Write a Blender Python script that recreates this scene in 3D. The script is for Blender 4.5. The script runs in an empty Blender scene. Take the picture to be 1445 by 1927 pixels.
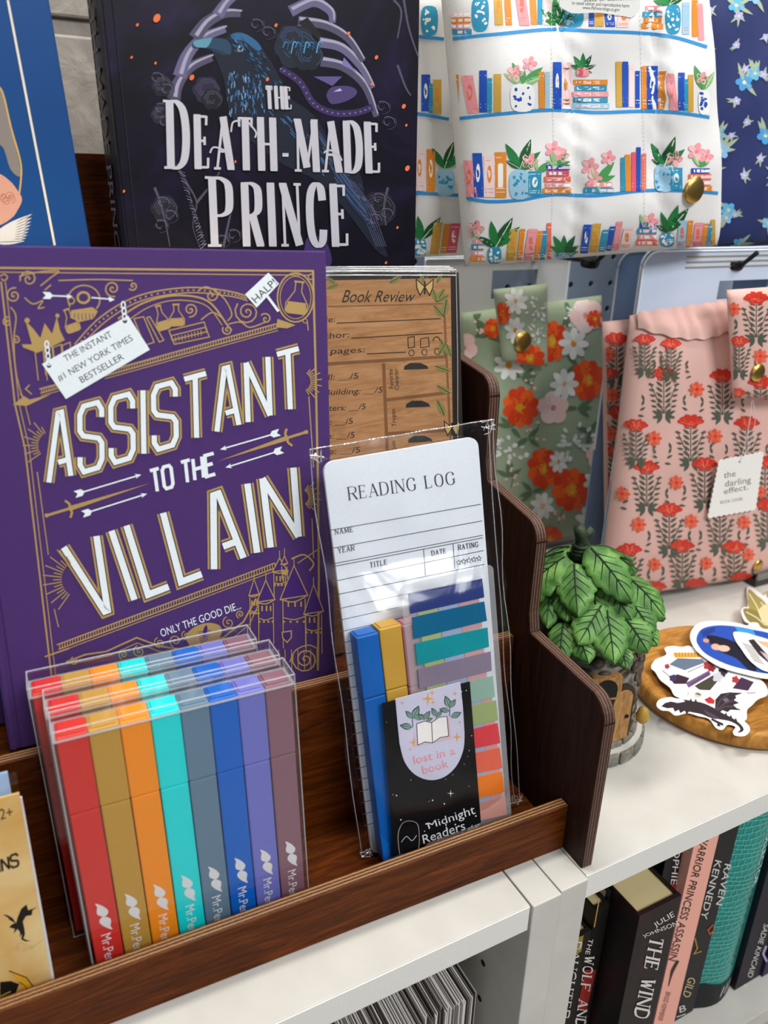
import bpy, bmesh, math, random
import numpy as np
from mathutils import Vector, Matrix
from mathutils.geometry import tessellate_polygon
random.seed(7)
scene = bpy.context.scene
col = scene.collection
D = math.radians

# ---------------------------------------------------------------- camera (solved from the straight edges in the photograph)
CX, CY, FPX = 722.5, 963.5, 1485.4
def _rz(a): c, s = math.cos(a), math.sin(a); return np.array([[c, -s, 0], [s, c, 0], [0, 0, 1.]])
def _rx(a): c, s = math.cos(a), math.sin(a); return np.array([[1, 0, 0], [0, c, -s], [0, s, c]])
def _ry(a): c, s = math.cos(a), math.sin(a); return np.array([[c, 0, s], [0, 1, 0], [-s, 0, c]])
_B = np.array([[1, 0, 0], [0, 0, -1], [0, 1, 0.]])
YAW_SHELF = D(1.98923)
W2C = _rz(D(1.3057)) @ _rx(D(22.57)) @ _B @ _rz(D(27.7613)) @ _rz(-YAW_SHELF)
def rays(px):
    px = np.atleast_2d(np.asarray(px, float))
    d = np.column_stack([px[:, 0] - CX, px[:, 1] - CY, np.full(len(px), FPX)]) @ W2C
    return d / np.linalg.norm(d, axis=1)[:, None]
_d0 = rays((1057, 1596.6))[0]
CAM = -_d0 * (0.36 / -_d0[2])
def onplane(px, n, p0):
    d = rays(px); n = np.asarray(n, float)
    t = ((np.asarray(p0, float) - CAM) @ n) / (d @ n)
    return CAM + d * t[:, None]
def onZ(px, z=0.): return onplane(px, (0, 0, 1), (0, 0, z))[0]
def onY(px, y=0.): return onplane(px, (0, 1, 0), (0, y, 0))[0]
def onX(px, x=0.): return onplane(px, (1, 0, 0), (x, 0, 0))[0]

cd = bpy.data.cameras.new('camera'); cam = bpy.data.objects.new('camera', cd); col.objects.link(cam)
R3 = np.column_stack([W2C[0], -W2C[1], -W2C[2]])
m4 = Matrix(R3.tolist()).to_4x4(); m4.translation = Vector(CAM); cam.matrix_world = m4
cd.sensor_fit = 'HORIZONTAL'; cd.sensor_width = 36; cd.lens = FPX / 1445 * 36
cd.clip_start = 0.01; cd.clip_end = 30
cd.dof.use_dof = True; cd.dof.focus_distance = 0.47; cd.dof.aperture_fstop = 12
scene.camera = cam
scene.cycles.transparent_max_bounces = 40

# ---------------------------------------------------------------- light of the shop and an added front light
w = bpy.data.worlds.new('shop'); scene.world = w; w.use_nodes = True
bg = w.node_tree.nodes['Background']; bg.inputs[0].default_value = (.86, .93, 1, 1); bg.inputs[1].default_value = .10
def area(name, loc, target, sx, sy, power, color):
    l = bpy.data.lights.new(name, 'AREA'); l.shape = 'RECTANGLE'; l.size = sx; l.size_y = sy; l.energy = power; l.color = color
    o = bpy.data.objects.new(name, l); col.objects.link(o); o.location = loc
    o.rotation_euler = (Vector(target) - Vector(loc)).to_track_quat('-Z', 'Y').to_euler(); return o
area('track_light', (-.12, .17, 1.25), (-.12, .12, 0), .45, .14, 9.5, (1, .965, .91))
area('overhead_light', (.95, -.10, 1.75), (.4, .05, .1), 1.2, .5, 15, (1, .965, .91))
area('overhead_light', (.45, -1.55, 1.75), (0, .1, .15), 1.2, .6, 46, (.97, .98, 1))  # added front light, out of view: brightens upright faces, set high against cover glare
area('shop_window', (-1.7, -2.2, .9), (-.1, .1, .2), 1.6, 1.3, 13, (.86, .94, 1))
vs = scene.view_settings
vs.view_transform = 'Standard'; vs.look = 'None'; vs.gamma = 1; vs.use_curve_mapping = False; vs.exposure = 0.0

# ---------------------------------------------------------------- materials
def lin(h):
    h = h.lstrip('#'); c = [int(h[i:i + 2], 16) / 255 for i in (0, 2, 4)]
    return tuple(x / 12.92 if x <= .04045 else ((x + .055) / 1.055) ** 2.4 for x in c) + (1,)
MATS = {}
def base(name):
    m = bpy.data.materials.new(name); m.use_nodes = True
    return m, m.node_tree, m.node_tree.nodes['Principled BSDF']
def N(nt, t, **kw):
    n = nt.nodes.new(t)
    for k, v in kw.items(): setattr(n, k, v)
    return n
def flat(hexc, rough=.5, metal=0., spec=.3, coat=0., bump=0., scale=900):
    """one printed, painted or moulded colour with a little fine procedural variation"""
    key = (hexc, rough, metal, spec, coat, bump, scale)
    if key in MATS: return MATS[key]
    m, nt, b = base('col_' + hexc.lstrip('#'))
    tc = N(nt, 'ShaderNodeTexCoord'); nz = N(nt, 'ShaderNodeTexNoise'); nz.inputs['Scale'].default_value = scale; nz.inputs['Detail'].default_value = 3
    nt.links.new(tc.outputs['Object'], nz.inputs['Vector'])
    mr = N(nt, 'ShaderNodeMapRange'); mr.inputs['To Min'].default_value = .93; mr.inputs['To Max'].default_value = 1.07
    nt.links.new(nz.outputs['Fac'], mr.inputs['Value'])
    hs = N(nt, 'ShaderNodeHueSaturation'); hs.inputs['Color'].default_value = lin(hexc)
    nt.links.new(mr.outputs['Result'], hs.inputs['Value']); nt.links.new(hs.outputs['Color'], b.inputs['Base Color'])
    b.inputs['Roughness'].default_value = rough; b.inputs['Metallic'].default_value = metal
    b.inputs['Specular IOR Level'].default_value = spec; b.inputs['Coat Weight'].default_value = coat; b.inputs['Coat Roughness'].default_value = .12
    if bump:
        bn = N(nt, 'ShaderNodeBump'); bn.inputs['Strength'].default_value = bump; bn.inputs['Distance'].default_value = .0006
        nt.links.new(nz.outputs['Fac'], bn.inputs['Height']); nt.links.new(bn.outputs['Normal'], b.inputs['Normal'])
    MATS[key] = m; return m
def ramp(nt, fac, stops):
    r = N(nt, 'ShaderNodeValToRGB'); e = r.color_ramp.elements
    e[0].position, e[0].color = stops[0][0], lin(stops[0][1]); e[1].position, e[1].color = stops[-1][0], lin(stops[-1][1])
    for p, c in stops[1:-1]: x = e.new(p); x.color = lin(c)
    nt.links.new(fac, r.inputs['Fac']); return r.outputs['Color']
def wood(name, stops, sc=(6, 60, 60), rough=.5, bump=.25, nscale=3.2, coat=0.):
    m, nt, b = base(name)
    tc = N(nt, 'ShaderNodeTexCoord'); mp = N(nt, 'ShaderNodeMapping'); mp.inputs['Scale'].default_value = sc
    nt.links.new(tc.outputs['Object'], mp.inputs['Vector'])
    n1 = N(nt, 'ShaderNodeTexNoise'); n1.inputs['Scale'].default_value = nscale; n1.inputs['Detail'].default_value = 8; n1.inputs['Distortion'].default_value = 1.4; n1.inputs['Roughness'].default_value = .68
    nt.links.new(mp.outputs[0], n1.inputs['Vector'])
    nt.links.new(ramp(nt, n1.outputs['Fac'], stops), b.inputs['Base Color'])
    b.inputs['Roughness'].default_value = rough; b.inputs['Coat Weight'].default_value = coat; b.inputs['Specular IOR Level'].default_value = .1
    bn = N(nt, 'ShaderNodeBump'); bn.inputs['Strength'].default_value = bump; bn.inputs['Distance'].default_value = .001
    nt.links.new(n1.outputs['Fac'], bn.inputs['Height']); nt.links.new(bn.outputs['Normal'], b.inputs['Normal'])
    return m
def ply(name, axis, period, c0, c1, c2):
    """sawn plywood edge: plies as stripes across the board's thickness, with frayed grain"""
    m, nt, b = base(name)
    tc = N(nt, 'ShaderNodeTexCoord'); wv = N(nt, 'ShaderNodeTexWave', wave_type='BANDS', bands_direction=axis)
    wv.inputs['Scale'].default_value = .314 / period; wv.inputs['Distortion'].default_value = .8; wv.inputs['Detail'].default_value = 3; wv.inputs['Detail Scale'].default_value = 3
    nz = N(nt, 'ShaderNodeTexNoise'); nz.inputs['Scale'].default_value = 900; nz.inputs['Detail'].default_value = 4
    nt.links.new(tc.outputs['Object'], wv.inputs['Vector']); nt.links.new(tc.outputs['Object'], nz.inputs['Vector'])
    mx = N(nt, 'ShaderNodeMath', operation='MULTIPLY_ADD'); mx.inputs[1].default_value = .75
    mu = N(nt, 'ShaderNodeMath', operation='MULTIPLY'); mu.inputs[1].default_value = .45
    nt.links.new(nz.outputs['Fac'], mu.inputs[0]); nt.links.new(wv.outputs['Fac'], mx.inputs[0]); nt.links.new(mu.outputs[0], mx.inputs[2])
    nt.links.new(ramp(nt, mx.outputs[0], [(.2, c0), (.6, c1), (1., c2)]), b.inputs['Base Color'])
    b.inputs['Roughness'].default_value = .55
    bn = N(nt, 'ShaderNodeBump'); bn.inputs['Strength'].default_value = .6; bn.inputs['Distance'].default_value = .0012
    nt.links.new(mx.outputs[0], bn.inputs['Height']); nt.links.new(bn.outputs['Normal'], b.inputs['Normal'])
    return m
def cloth(name, hexc, hex2, scale=1500, bump=.5, rough=.85, big=18, sheen=.1):
    m, nt, b = base(name)
    tc = N(nt, 'ShaderNodeTexCoord')
    wx = N(nt, 'ShaderNodeTexWave', bands_direction='X'); wz = N(nt, 'ShaderNodeTexWave', bands_direction='Z')
    for q in (wx, wz):
        q.inputs['Scale'].default_value = scale * .314; q.inputs['Distortion'].default_value = 1.2; q.inputs['Detail'].default_value = 2
        nt.links.new(tc.outputs['Object'], q.inputs['Vector'])
    ad = N(nt, 'ShaderNodeMath', operation='MULTIPLY_ADD'); ad.inputs[1].default_value = .5
    nz = N(nt, 'ShaderNodeTexNoise'); nz.inputs['Scale'].default_value = big; nt.links.new(tc.outputs['Object'], nz.inputs['Vector'])
    nt.links.new(wx.outputs['Fac'], ad.inputs[0]); 
    m2 = N(nt, 'ShaderNodeMath', operation='MULTIPLY'); m2.inputs[1].default_value = .5; nt.links.new(wz.outputs['Fac'], m2.inputs[0]); nt.links.new(m2.outputs[0], ad.inputs[2])
    mx = N(nt, 'ShaderNodeMix', data_type='RGBA'); mx.inputs['A'].default_value = lin(hexc); mx.inputs['B'].default_value = lin(hex2)
    nt.links.new(ad.outputs[0], mx.inputs['Factor']); nt.links.new(mx.outputs['Result'], b.inputs['Base Color'])
    b.inputs['Roughness'].default_value = rough; b.inputs['Sheen Weight'].default_value = sheen
    bn = N(nt, 'ShaderNodeBump'); bn.inputs['Strength'].default_value = bump; bn.inputs['Distance'].default_value = .0004
    nt.links.new(ad.outputs[0], bn.inputs['Height']); nt.links.new(bn.outputs['Normal'], b.inputs['Normal'])
    return m
def clear(name, gloss=.10, rough=.05, tint='#ffffff', white=0., wrinkle=0., wscale=40):
    """clear film or moulded plastic: lets light straight through, with its own sheen"""
    m = bpy.data.materials.new(name); m.use_nodes = True; nt = m.node_tree; nt.nodes.clear()
    out = N(nt, 'ShaderNodeOutputMaterial'); tr = N(nt, 'ShaderNodeBsdfTransparent'); tr.inputs[0].default_value = lin(tint)
    gl = N(nt, 'ShaderNodeBsdfGlossy'); gl.inputs['Roughness'].default_value = rough
    df = N(nt, 'ShaderNodeBsdfDiffuse'); df.inputs[0].default_value = (.9, .92, .94, 1)
    fr = N(nt, 'ShaderNodeFresnel'); fr.inputs[0].default_value = 1.45
    ad = N(nt, 'ShaderNodeMath', operation='MULTIPLY_ADD'); ad.inputs[1].default_value = .3; ad.inputs[2].default_value = gloss - .02; nt.links.new(fr.outputs[0], ad.inputs[0])
    mx = N(nt, 'ShaderNodeMixShader'); nt.links.new(ad.outputs[0], mx.inputs[0]); nt.links.new(tr.outputs[0], mx.inputs[1]); nt.links.new(gl.outputs[0], mx.inputs[2])
    m2 = N(nt, 'ShaderNodeMixShader'); m2.inputs[0].default_value = white; nt.links.new(mx.outputs[0], m2.inputs[1]); nt.links.new(df.outputs[0], m2.inputs[2])
    nt.links.new(m2.outputs[0], out.inputs[0])
    if wrinkle:
        tc = N(nt, 'ShaderNodeTexCoord'); mp = N(nt, 'ShaderNodeMapping'); mp.inputs['Rotation'].default_value = (0, .6, 0); mp.inputs['Scale'].default_value = (1, 1, .35)
        nz = N(nt, 'ShaderNodeTexNoise'); nz.inputs['Scale'].default_value = wscale; nz.inputs['Detail'].default_value = 3; nz.inputs['Distortion'].default_value = .8
        bn = N(nt, 'ShaderNodeBump'); bn.inputs['Strength'].default_value = wrinkle; bn.inputs['Distance'].default_value = .004
        nt.links.new(tc.outputs['Object'], mp.inputs[0]); nt.links.new(mp.outputs[0], nz.inputs['Vector']); nt.links.new(nz.outputs['Fac'], bn.inputs['Height'])
        nt.links.new(bn.outputs['Normal'], gl.inputs['Normal'])
    return m
def mottled(name, stops, scale=60, rough=.5, bump=.3, dist=.002, detail=6, coat=0., distortion=.6):
    m, nt, b = base(name)
    tc = N(nt, 'ShaderNodeTexCoord'); nz = N(nt, 'ShaderNodeTexNoise')
    nz.inputs['Scale'].default_value = scale; nz.inputs['Detail'].default_value = detail; nz.inputs['Distortion'].default_value = distortion
    nt.links.new(tc.outputs['Object'], nz.inputs['Vector']); nt.links.new(ramp(nt, nz.outputs['Fac'], stops), b.inputs['Base Color'])
    b.inputs['Roughness'].default_value = rough; b.inputs['Coat Weight'].default_value = coat; b.inputs['Coat Roughness'].default_value = .1; b.inputs['Specular IOR Level'].default_value = .3
    bn = N(nt, 'ShaderNodeBump'); bn.inputs['Strength'].default_value = bump; bn.inputs['Distance'].default_value = dist
    nt.links.new(nz.outputs['Fac'], bn.inputs['Height']); nt.links.new(bn.outputs['Normal'], b.inputs['Normal'])
    return m
WOOD = wood('walnut_stained_ply', [(.25, '#260c02'), (.5, '#502406'), (.75, '#783b0f')], rough=.45)
WOODS = wood('walnut_stained_side', [(.25, '#170c09'), (.5, '#2c1913'), (.8, '#3d241b')], sc=(60, 60, 5), rough=.45)
PLYX = ply('plywood_edge_across_x', 'X', .0019, '#241510', '#4a2f22', '#76523e')
PLYY = ply('plywood_edge_across_y', 'Y', .0019, '#33190a', '#70451f', '#a97840')
WHITE = mottled('white_laminate', [(.3, '#bdb9b1'), (.7, '#c6c3bb')], scale=30, rough=.42, bump=.04)
GOLD = flat('#c9a45a', .32, 1.); FOILGOLD = flat('#b8975c', .5, .2); FOILWHITE = flat('#e6edef', .5)
CASE = clear('clear_case_plastic', .07, .06); CASE_EDGE = clear('clear_case_edge', .22, .15, white=.2)
FILM = clear('cellophane_film', .045, .16, wrinkle=.5, wscale=26)
FILM_EDGE = clear('cellophane_seam', .3, .12, white=.22, wrinkle=.8, wscale=120)

# ---------------------------------------------------------------- objects
def tag(o, label=None, cat=None, group=None, kind=None):
    if label: o['label'] = label
    if cat: o['category'] = cat
    if group: o['group'] = group
    if kind: o['kind'] = kind
    return o
def thing(name, label, cat, loc, group=None, kind=None):
    o = bpy.data.objects.new(name, None); col.objects.link(o); o.location = Vector([float(x) for x in loc]); o.empty_display_size = .02
    return tag(o, label, cat, group, kind)
def root_of(o):
    v = Vector((0, 0, 0))
    while o is not None: v = v + o.location; o = o.parent
    return v
def mk(name, V, F, mats, parent=None, mi=None, smooth=False, label=None, bevel=0, seg=2, uvflat=False):
    """mesh from world-space vertices; its origin is its parent's origin, or its own base when it has no parent"""
    V = np.asarray(V, float)
    if not isinstance(mats, (list, tuple)): mats = [mats]
    org = np.array(root_of(parent)) if parent is not None else np.array([(V[:, 0].min() + V[:, 0].max()) / 2, (V[:, 1].min() + V[:, 1].max()) / 2, V[:, 2].min()])
    me = bpy.data.meshes.new(name); me.from_pydata((V - org).tolist(), [], [list(map(int, f)) for f in F])
    for m in mats: me.materials.append(m)
    if mi is not None: me.polygons.foreach_set('material_index', np.asarray(mi, np.int32))
    if bevel:
        bm = bmesh.new(); bm.from_mesh(me); bmesh.ops.recalc_face_normals(bm, faces=bm.faces)
        es = [e for e in bm.edges if len(e.link_faces) == 2 and e.calc_face_angle(0) > .6]
        bmesh.ops.bevel(bm, geom=es, offset=bevel, segments=seg, profile=.5, affect='EDGES', clamp_overlap=True); bm.to_mesh(me); bm.free()
    else:
        bm = bmesh.new(); bm.from_mesh(me); bmesh.ops.recalc_face_normals(bm, faces=bm.faces) if not uvflat else None; bm.to_mesh(me); bm.free()
    if smooth:
        me.polygons.foreach_set('use_smooth', np.ones(len(me.polygons), bool))
    me.update()
    o = bpy.data.objects.new(name, me); col.objects.link(o)
    if parent is not None: o.parent = parent
    else: o.location = Vector(org)
    if label: o['label'] = label
    return o
class Fr:
    """upright sheet frame: x right, y back into the scene, z up; turned (yaw), leaned back (lean), rolled in its plane"""
    def __init__(s, o, yaw=0., lean=0., roll=0.):
        s.o = np.asarray(o, float); s.A = _rz(D(yaw)) @ _rx(-D(lean)) @ _ry(-D(roll))
    def w(s, *p): return s.o + s.A @ np.array(p, float)
    def ws(s, P): return s.o + np.asarray(P, float) @ s.A.T
    def loc(s, px, y=0.):
        n = s.A[:, 1]; return (onplane(px, n, s.o + n * y) - s.o) @ s.A
    def l(s, x, y, yl=0.): q = s.loc((x, y), yl)[0]; return q[0], q[2]
    def pxmap(s, y0=0.):
        def f(pts, off): 
            n = s.A[:, 1]; return onplane(pts, n, s.o + n * (y0 - off))
        return f
BOXF = [(0, 1, 2, 3), (4, 7, 6, 5), (0, 4, 5, 1), (1, 5, 6, 2), (2, 6, 7, 3), (3, 7, 4, 0)]
def boxv(x0, x1, y0, y1, z0, z1):
    return np.array([(x0, y0, z0), (x1, y0, z0), (x1, y0, z1), (x0, y0, z1), (x0, y1, z0), (x1, y1, z0), (x1, y1, z1), (x0, y1, z1)], float)
# faces of boxv: front, back, bottom, right, top, left
def box(name, fr, x0, x1, y0, y1, z0, z1, m, parent=None, bevel=.0005, mi=None, **k):
    return mk(name, fr.ws(boxv(x0, x1, y0, y1, z0, z1)), BOXF, m, parent, mi=mi, bevel=bevel, **k)
def prism(name, fr, pts, y0, y1, m, parent=None, mi_side=None, bevel=0, **k):
    """outline (x,z) given depth y0..y1"""
    n = len(pts); V = [(x, y0, z) for x, z in pts] + [(x, y1, z) for x, z in pts]
    F = [list(range(n)), list(range(2 * n - 1, n - 1, -1))] + [(i, n + i, n + (i + 1) % n, (i + 1) % n) for i in range(n)]
    mi = None if mi_side is None else [0, 0] + [mi_side] * n
    return mk(name, fr.ws(V), F, m, parent, mi=mi, bevel=bevel, **k)
def tube(pts, r, n=8, cap=True):
    P = np.asarray(pts, float); R = np.broadcast_to(np.asarray(r, float), (len(P),)); V = []; F = []
    up = np.array([0, 0, 1.])
    for i, p in enumerate(P):
        t = P[min(i + 1, len(P) - 1)] - P[max(i - 1, 0)]; t /= np.linalg.norm(t) + 1e-12
        a = np.cross(t, up); 
        if np.linalg.norm(a) < .05: a = np.cross(t, [1, 0, 0])
        a /= np.linalg.norm(a); b = np.cross(t, a)
        for k in range(n):
            th = 2 * math.pi * k / n; V.append(p + R[i] * (a * math.cos(th) + b * math.sin(th)))
    for i in range(len(P) - 1):
        for k in range(n): F.append((i * n + k, i * n + (k + 1) % n, (i + 1) * n + (k + 1) % n, (i + 1) * n + k))
    if cap: F += [tuple(range(n))[::-1], tuple(range((len(P) - 1) * n, len(P) * n))]
    return V, F
def lathe(c, prof, n=32, ax=(1, 0, 0), ay=(0, 1, 0), az=(0, 0, 1)):
    c = np.asarray(c, float); ax, ay, az = map(lambda q: np.asarray(q, float), (ax, ay, az)); V = []; F = []
    for r, z in prof:
        for k in range(n):
            t = 2 * math.pi * k / n; V.append(c + ax * r * math.cos(t) + ay * r * math.sin(t) + az * z)
    for i in range(len(prof) - 1):
        for k in range(n): F.append((i * n + k, i * n + (k + 1) % n, (i + 1) * n + (k + 1) % n, (i + 1) * n + k))
    F += [tuple(range(n))[::-1], tuple(range((len(prof) - 1) * n, len(prof) * n))]
    return V, F
def merge(*parts):
    V = []; F = []
    for v, f in parts:
        k = len(V); V += [np.asarray(q) for q in v]; F += [tuple(i + k for i in q) for q in f]
    return V, F

# ---------------------------------------------------------------- flat print: shapes drawn in photo pixels and laid on the surface they are printed on
def cr(pts, n=6, closed=False):
    P = [np.array(p, float) for p in pts]; out = []; m = len(P)
    for i in range(m if closed else m - 1):
        if closed: a, b, c, d = P[i - 1], P[i], P[(i + 1) % m], P[(i + 2) % m]
        else: a, b, c, d = P[max(i - 1, 0)], P[i], P[i + 1], P[min(i + 2, m - 1)]
        for k in range(n):
            t = k / n; out.append(.5 * ((2 * b) + (c - a) * t + (2 * a - 5 * b + 4 * c - d) * t * t + (3 * b - a - 3 * c + d) * t ** 3))
    if not closed: out.append(P[-1])
    return [tuple(q) for q in out]
_TXT = {}
def glyphs(body):
    if body in _TXT: return _TXT[body]
    c = bpy.data.curves.new('t', 'FONT'); c.body = body; c.resolution_u = 3
    o = bpy.data.objects.new('t', c); col.objects.link(o); bpy.context.view_layer.update()
    me = o.evaluated_get(bpy.context.evaluated_depsgraph_get()).to_mesh()
    V = np.array([v.co[:2] for v in me.vertices]); F = [tuple(p.vertices) for p in me.polygons]
    bpy.data.objects.remove(o); bpy.data.curves.remove(c)
    V = V - V.min(0) * [1, 0]; W = V[:, 0].max()
    H = .729 if '_' not in body else .729
    _TXT[body] = (np.column_stack([V[:, 0] / W, V[:, 1] / H]), F, W / H); return _TXT[body]
SG = {  # single-stroke capitals in the unit box
 'A': [[(0, 0), (.42, 1), (.58, 1), (1, 0)], [(.42, .26), (.86, .26)]], 'B': [[(0, 0), (0, 1), (.8, 1), (1, .88), (1, .62), (.8, .53), (0, .53)], [(.8, .53), (1, .42), (1, .12), (.8, 0), (0, 0)]],
 'C': [[(1, .76), (1, .86), (.8, 1), (.2, 1), (0, .86), (0, .14), (.2, 0), (.8, 0), (1, .14), (1, .26)]], 'D': [[(0, 0), (0, 1), (.65, 1), (1, .84), (1, .16), (.65, 0), (0, 0)]],
 'E': [[(1, 1), (0, 1), (0, 0), (1, 0)], [(0, .53), (.8, .53)]], 'G': [[(1, .76), (1, .86), (.8, 1), (.2, 1), (0, .86), (0, .14), (.2, 0), (.8, 0), (1, .14), (1, .45), (.55, .45)]],
 'H': [[(0, 0), (0, 1)], [(1, 0), (1, 1)], [(0, .5), (1, .5)]], 'I': [[(.5, 0), (.5, 1)]], 'L': [[(0, 1), (0, 0), (1, 0)]], 'M': [[(0, 0), (.06, 1), (.5, .1), (.94, 1), (1, 0)]],
 'N': [[(0, 0), (0, 1)], [(0, 1), (1, 0)], [(1, 0), (1, 1)]], 'O': [[(0, .14), (0, .86), (.2, 1), (.8, 1), (1, .86), (1, .14), (.8, 0), (.2, 0), (0, .14)]], 'P': [[(0, 0), (0, 1), (.7, 1), (1, .88), (1, .58), (.7, .46), (0, .46)]],
 'R': [[(0, 0), (0, 1), (.7, 1), (1, .88), (1, .62), (.7, .5), (0, .5)], [(.55, .5), (1, 0)]], 'S': [[(1, .76), (1, .88), (.82, 1), (.18, 1), (0, .88), (0, .64), (.15, .55), (.85, .45), (1, .36), (1, .12), (.82, 0), (.18, 0), (0, .12), (0, .24)]],
 'T': [[(0, 1), (1, 1)], [(.5, 1), (.5, 0)]], 'V': [[(0, 1), (.45, 0), (.55, 0), (1, 1)]], '-': [[(0, .32), (1, .32)]], 'U': [[(0, 1), (0, .14), (.2, 0), (.8, 0), (1, .14), (1, 1)]], 'W': [[(0, 1), (.25, 0), (.5, .8), (.75, 0), (1, 1)]], 'F': [[(1, 1), (0, 1), (0, 0)], [(0, .53), (.8, .53)]], 'Y': [[(0, 1), (.5, .5), (1, 1)], [(.5, .5), (.5, 0)]], 'K': [[(0, 0), (0, 1)], [(1, 1), (0, .45)], [(.3, .6), (1, 0)]]}
TK, TN, MO = 1., .36, None                                                       # thick, thin, modulated stroke
SS = {  # high-contrast serif capitals: (points, weight, smooth) strokes and feet (x, y)
 'A': ([([(0, 0), (.5, 1)], TN, 0), ([(.5, 1), (1, 0)], TK, 0), ([(.2, .33), (.8, .33)], TN, 0)], [(0, 0), (1, 0)]),
 'C': ([([(1, .74), (.9, .95), (.5, 1.01), (.12, .85), (0, .5), (.12, .15), (.5, -.01), (.88, .06), (1, .26)], MO, 1)], []),
 'D': ([([(0, 0), (0, 1)], TK, 0), ([(0, 1), (.45, 1), (.86, .86), (1, .5), (.86, .14), (.45, 0), (0, 0)], MO, 1)], [(0, 0), (0, 1)]),
 'E': ([([(0, 0), (0, 1)], TK, 0), ([(0, .985), (.9, .985)], TN, 0), ([(0, .52), (.68, .52)], TN, 0), ([(0, .015), (.95, .015)], TN, 0), ([(.9, 1), (.86, .82)], TN, 0), ([(.95, 0), (.99, .2)], TN, 0), ([(.68, .6), (.68, .44)], TN, 0)], [(0, 0), (0, 1)]),
 'G': ([([(1, .74), (.9, .95), (.5, 1.01), (.12, .85), (0, .5), (.12, .15), (.5, -.01), (.88, .06), (1, .2)], MO, 1), ([(1, .1), (1, .44)], TK, 0)], [(1, .44)]),
 'H': ([([(0, 0), (0, 1)], TK, 0), ([(1, 0), (1, 1)], TK, 0), ([(0, .5), (1, .5)], TN, 0)], [(0, 0), (0, 1), (1, 0), (1, 1)]),
 'I': ([([(.5, 0), (.5, 1)], TK, 0)], [(.5, 0), (.5, 1)]), 'L': ([([(0, 0), (0, 1)], TK, 0), ([(0, .015), (.9, .015)], TN, 0), ([(.9, 0), (.96, .22)], TN, 0)], [(0, 0), (0, 1)]),
 'M': ([([(.02, 0), (.06, 1)], TN, 0), ([(.06, 1), (.5, .06)], TK, 0), ([(.5, .06), (.94, 1)], TN, 0), ([(.94, 1), (1, 0)], TK, 0)], [(.02, 0), (1, 0), (.04, 1), (.96, 1)]),
 'N': ([([(0, 0), (0, 1)], TN, 0), ([(0, 1), (1, 0)], TK, 0), ([(1, 0), (1, 1)], TN, 0)], [(0, 0), (0, 1), (1, 1)]),
 'O': ([([(.5, 1.01), (.12, .87), (0, .5), (.12, .13), (.5, -.01), (.88, .13), (1, .5), (.88, .87), (.5, 1.01)], MO, 1)], []),
 'P': ([([(0, 0), (0, 1)], TK, 0), ([(0, 1), (.5, 1), (.92, .92), (1, .73), (.92, .53), (.5, .45), (0, .45)], MO, 1)], [(0, 0), (0, 1)]),
 'R': ([([(0, 0), (0, 1)], TK, 0), ([(0, 1), (.5, 1), (.9, .92), (.97, .75), (.9, .57), (.5, .49), (0, .49)], MO, 1), ([(.5, .49), (1, 0)], TK, 0)], [(0, 0), (0, 1), (1, 0)]),
 'T': ([([(.5, 0), (.5, 1)], TK, 0), ([(0, .985), (1, .985)], TN, 0), ([(0, 1), (.03, .82)], TN, 0), ([(1, 1), (.97, .82)], TN, 0)], [(.5, 0)]),
 'W': ([([(0, 1), (.27, 0)], TK, 0), ([(.27, 0), (.5, .8)], TN, 0), ([(.5, .8), (.75, 0)], TK, 0), ([(.75, 0), (1, 1)], TN, 0)], [(0, 1), (1, 1)]), 'U': ([([(0, 1), (0, .25)], TK, 0), ([(0, .3), (.12, .06), (.5, -.01), (.88, .06), (1, .3)], MO, 1), ([(1, .25), (1, 1)], TN, 0)], [(0, 1), (1, 1)]), 'F': ([([(0, 0), (0, 1)], TK, 0), ([(0, .985), (.9, .985)], TN, 0), ([(0, .52), (.68, .52)], TN, 0), ([(.9, 1), (.86, .8)], TN, 0)], [(0, 0), (0, 1)]),
 'Y': ([([(0, 1), (.5, .48)], TK, 0), ([(1, 1), (.5, .48)], TN, 0), ([(.5, .5), (.5, 0)], TK, 0)], [(0, 1), (1, 1), (.5, 0)]), '-': ([([(0, .3), (1, .3)], .5, 0)], [])}
def quadmap(q):
    tl, tr, br, bl = [np.array(p, float) for p in q]
    def f(uv):
        uv = np.asarray(uv, float); u = uv[:, :1]; v = uv[:, 1:]
        return (bl * (1 - u) + br * u) * (1 - v) + (tl * (1 - u) + tr * u) * v
    return f
def strip(pts, w, closed=False):
    P = np.asarray(pts, float); n = len(P); w = np.asarray(w, float); w = np.full(n, float(w)) if w.ndim == 0 else np.interp(np.linspace(0, 1, n), np.linspace(0, 1, len(w)), w); L = []; Rr = []
    for i in range(n):
        a = P[i] - P[i - 1] if (i > 0 or closed) else P[1] - P[0]
        b = P[(i + 1) % n] - P[i] if (i < n - 1 or closed) else P[i] - P[i - 1]
        a = a / (np.hypot(*a) + 1e-9); b = b / (np.hypot(*b) + 1e-9)
        na = np.array([-a[1], a[0]]); nb = np.array([-b[1], b[0]]); m = na + nb; L2 = np.hypot(*m)
        m = na if L2 < .3 else m / L2 / max(.45, float(np.dot(m / L2, na)))
        L.append(P[i] + m * w[i] / 2); Rr.append(P[i] - m * w[i] / 2)
    V = L + Rr; k = n if closed else n - 1
    return np.array(V), [(i, (i + 1) % n, n + (i + 1) % n, n + i) for i in range(k)]
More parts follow.
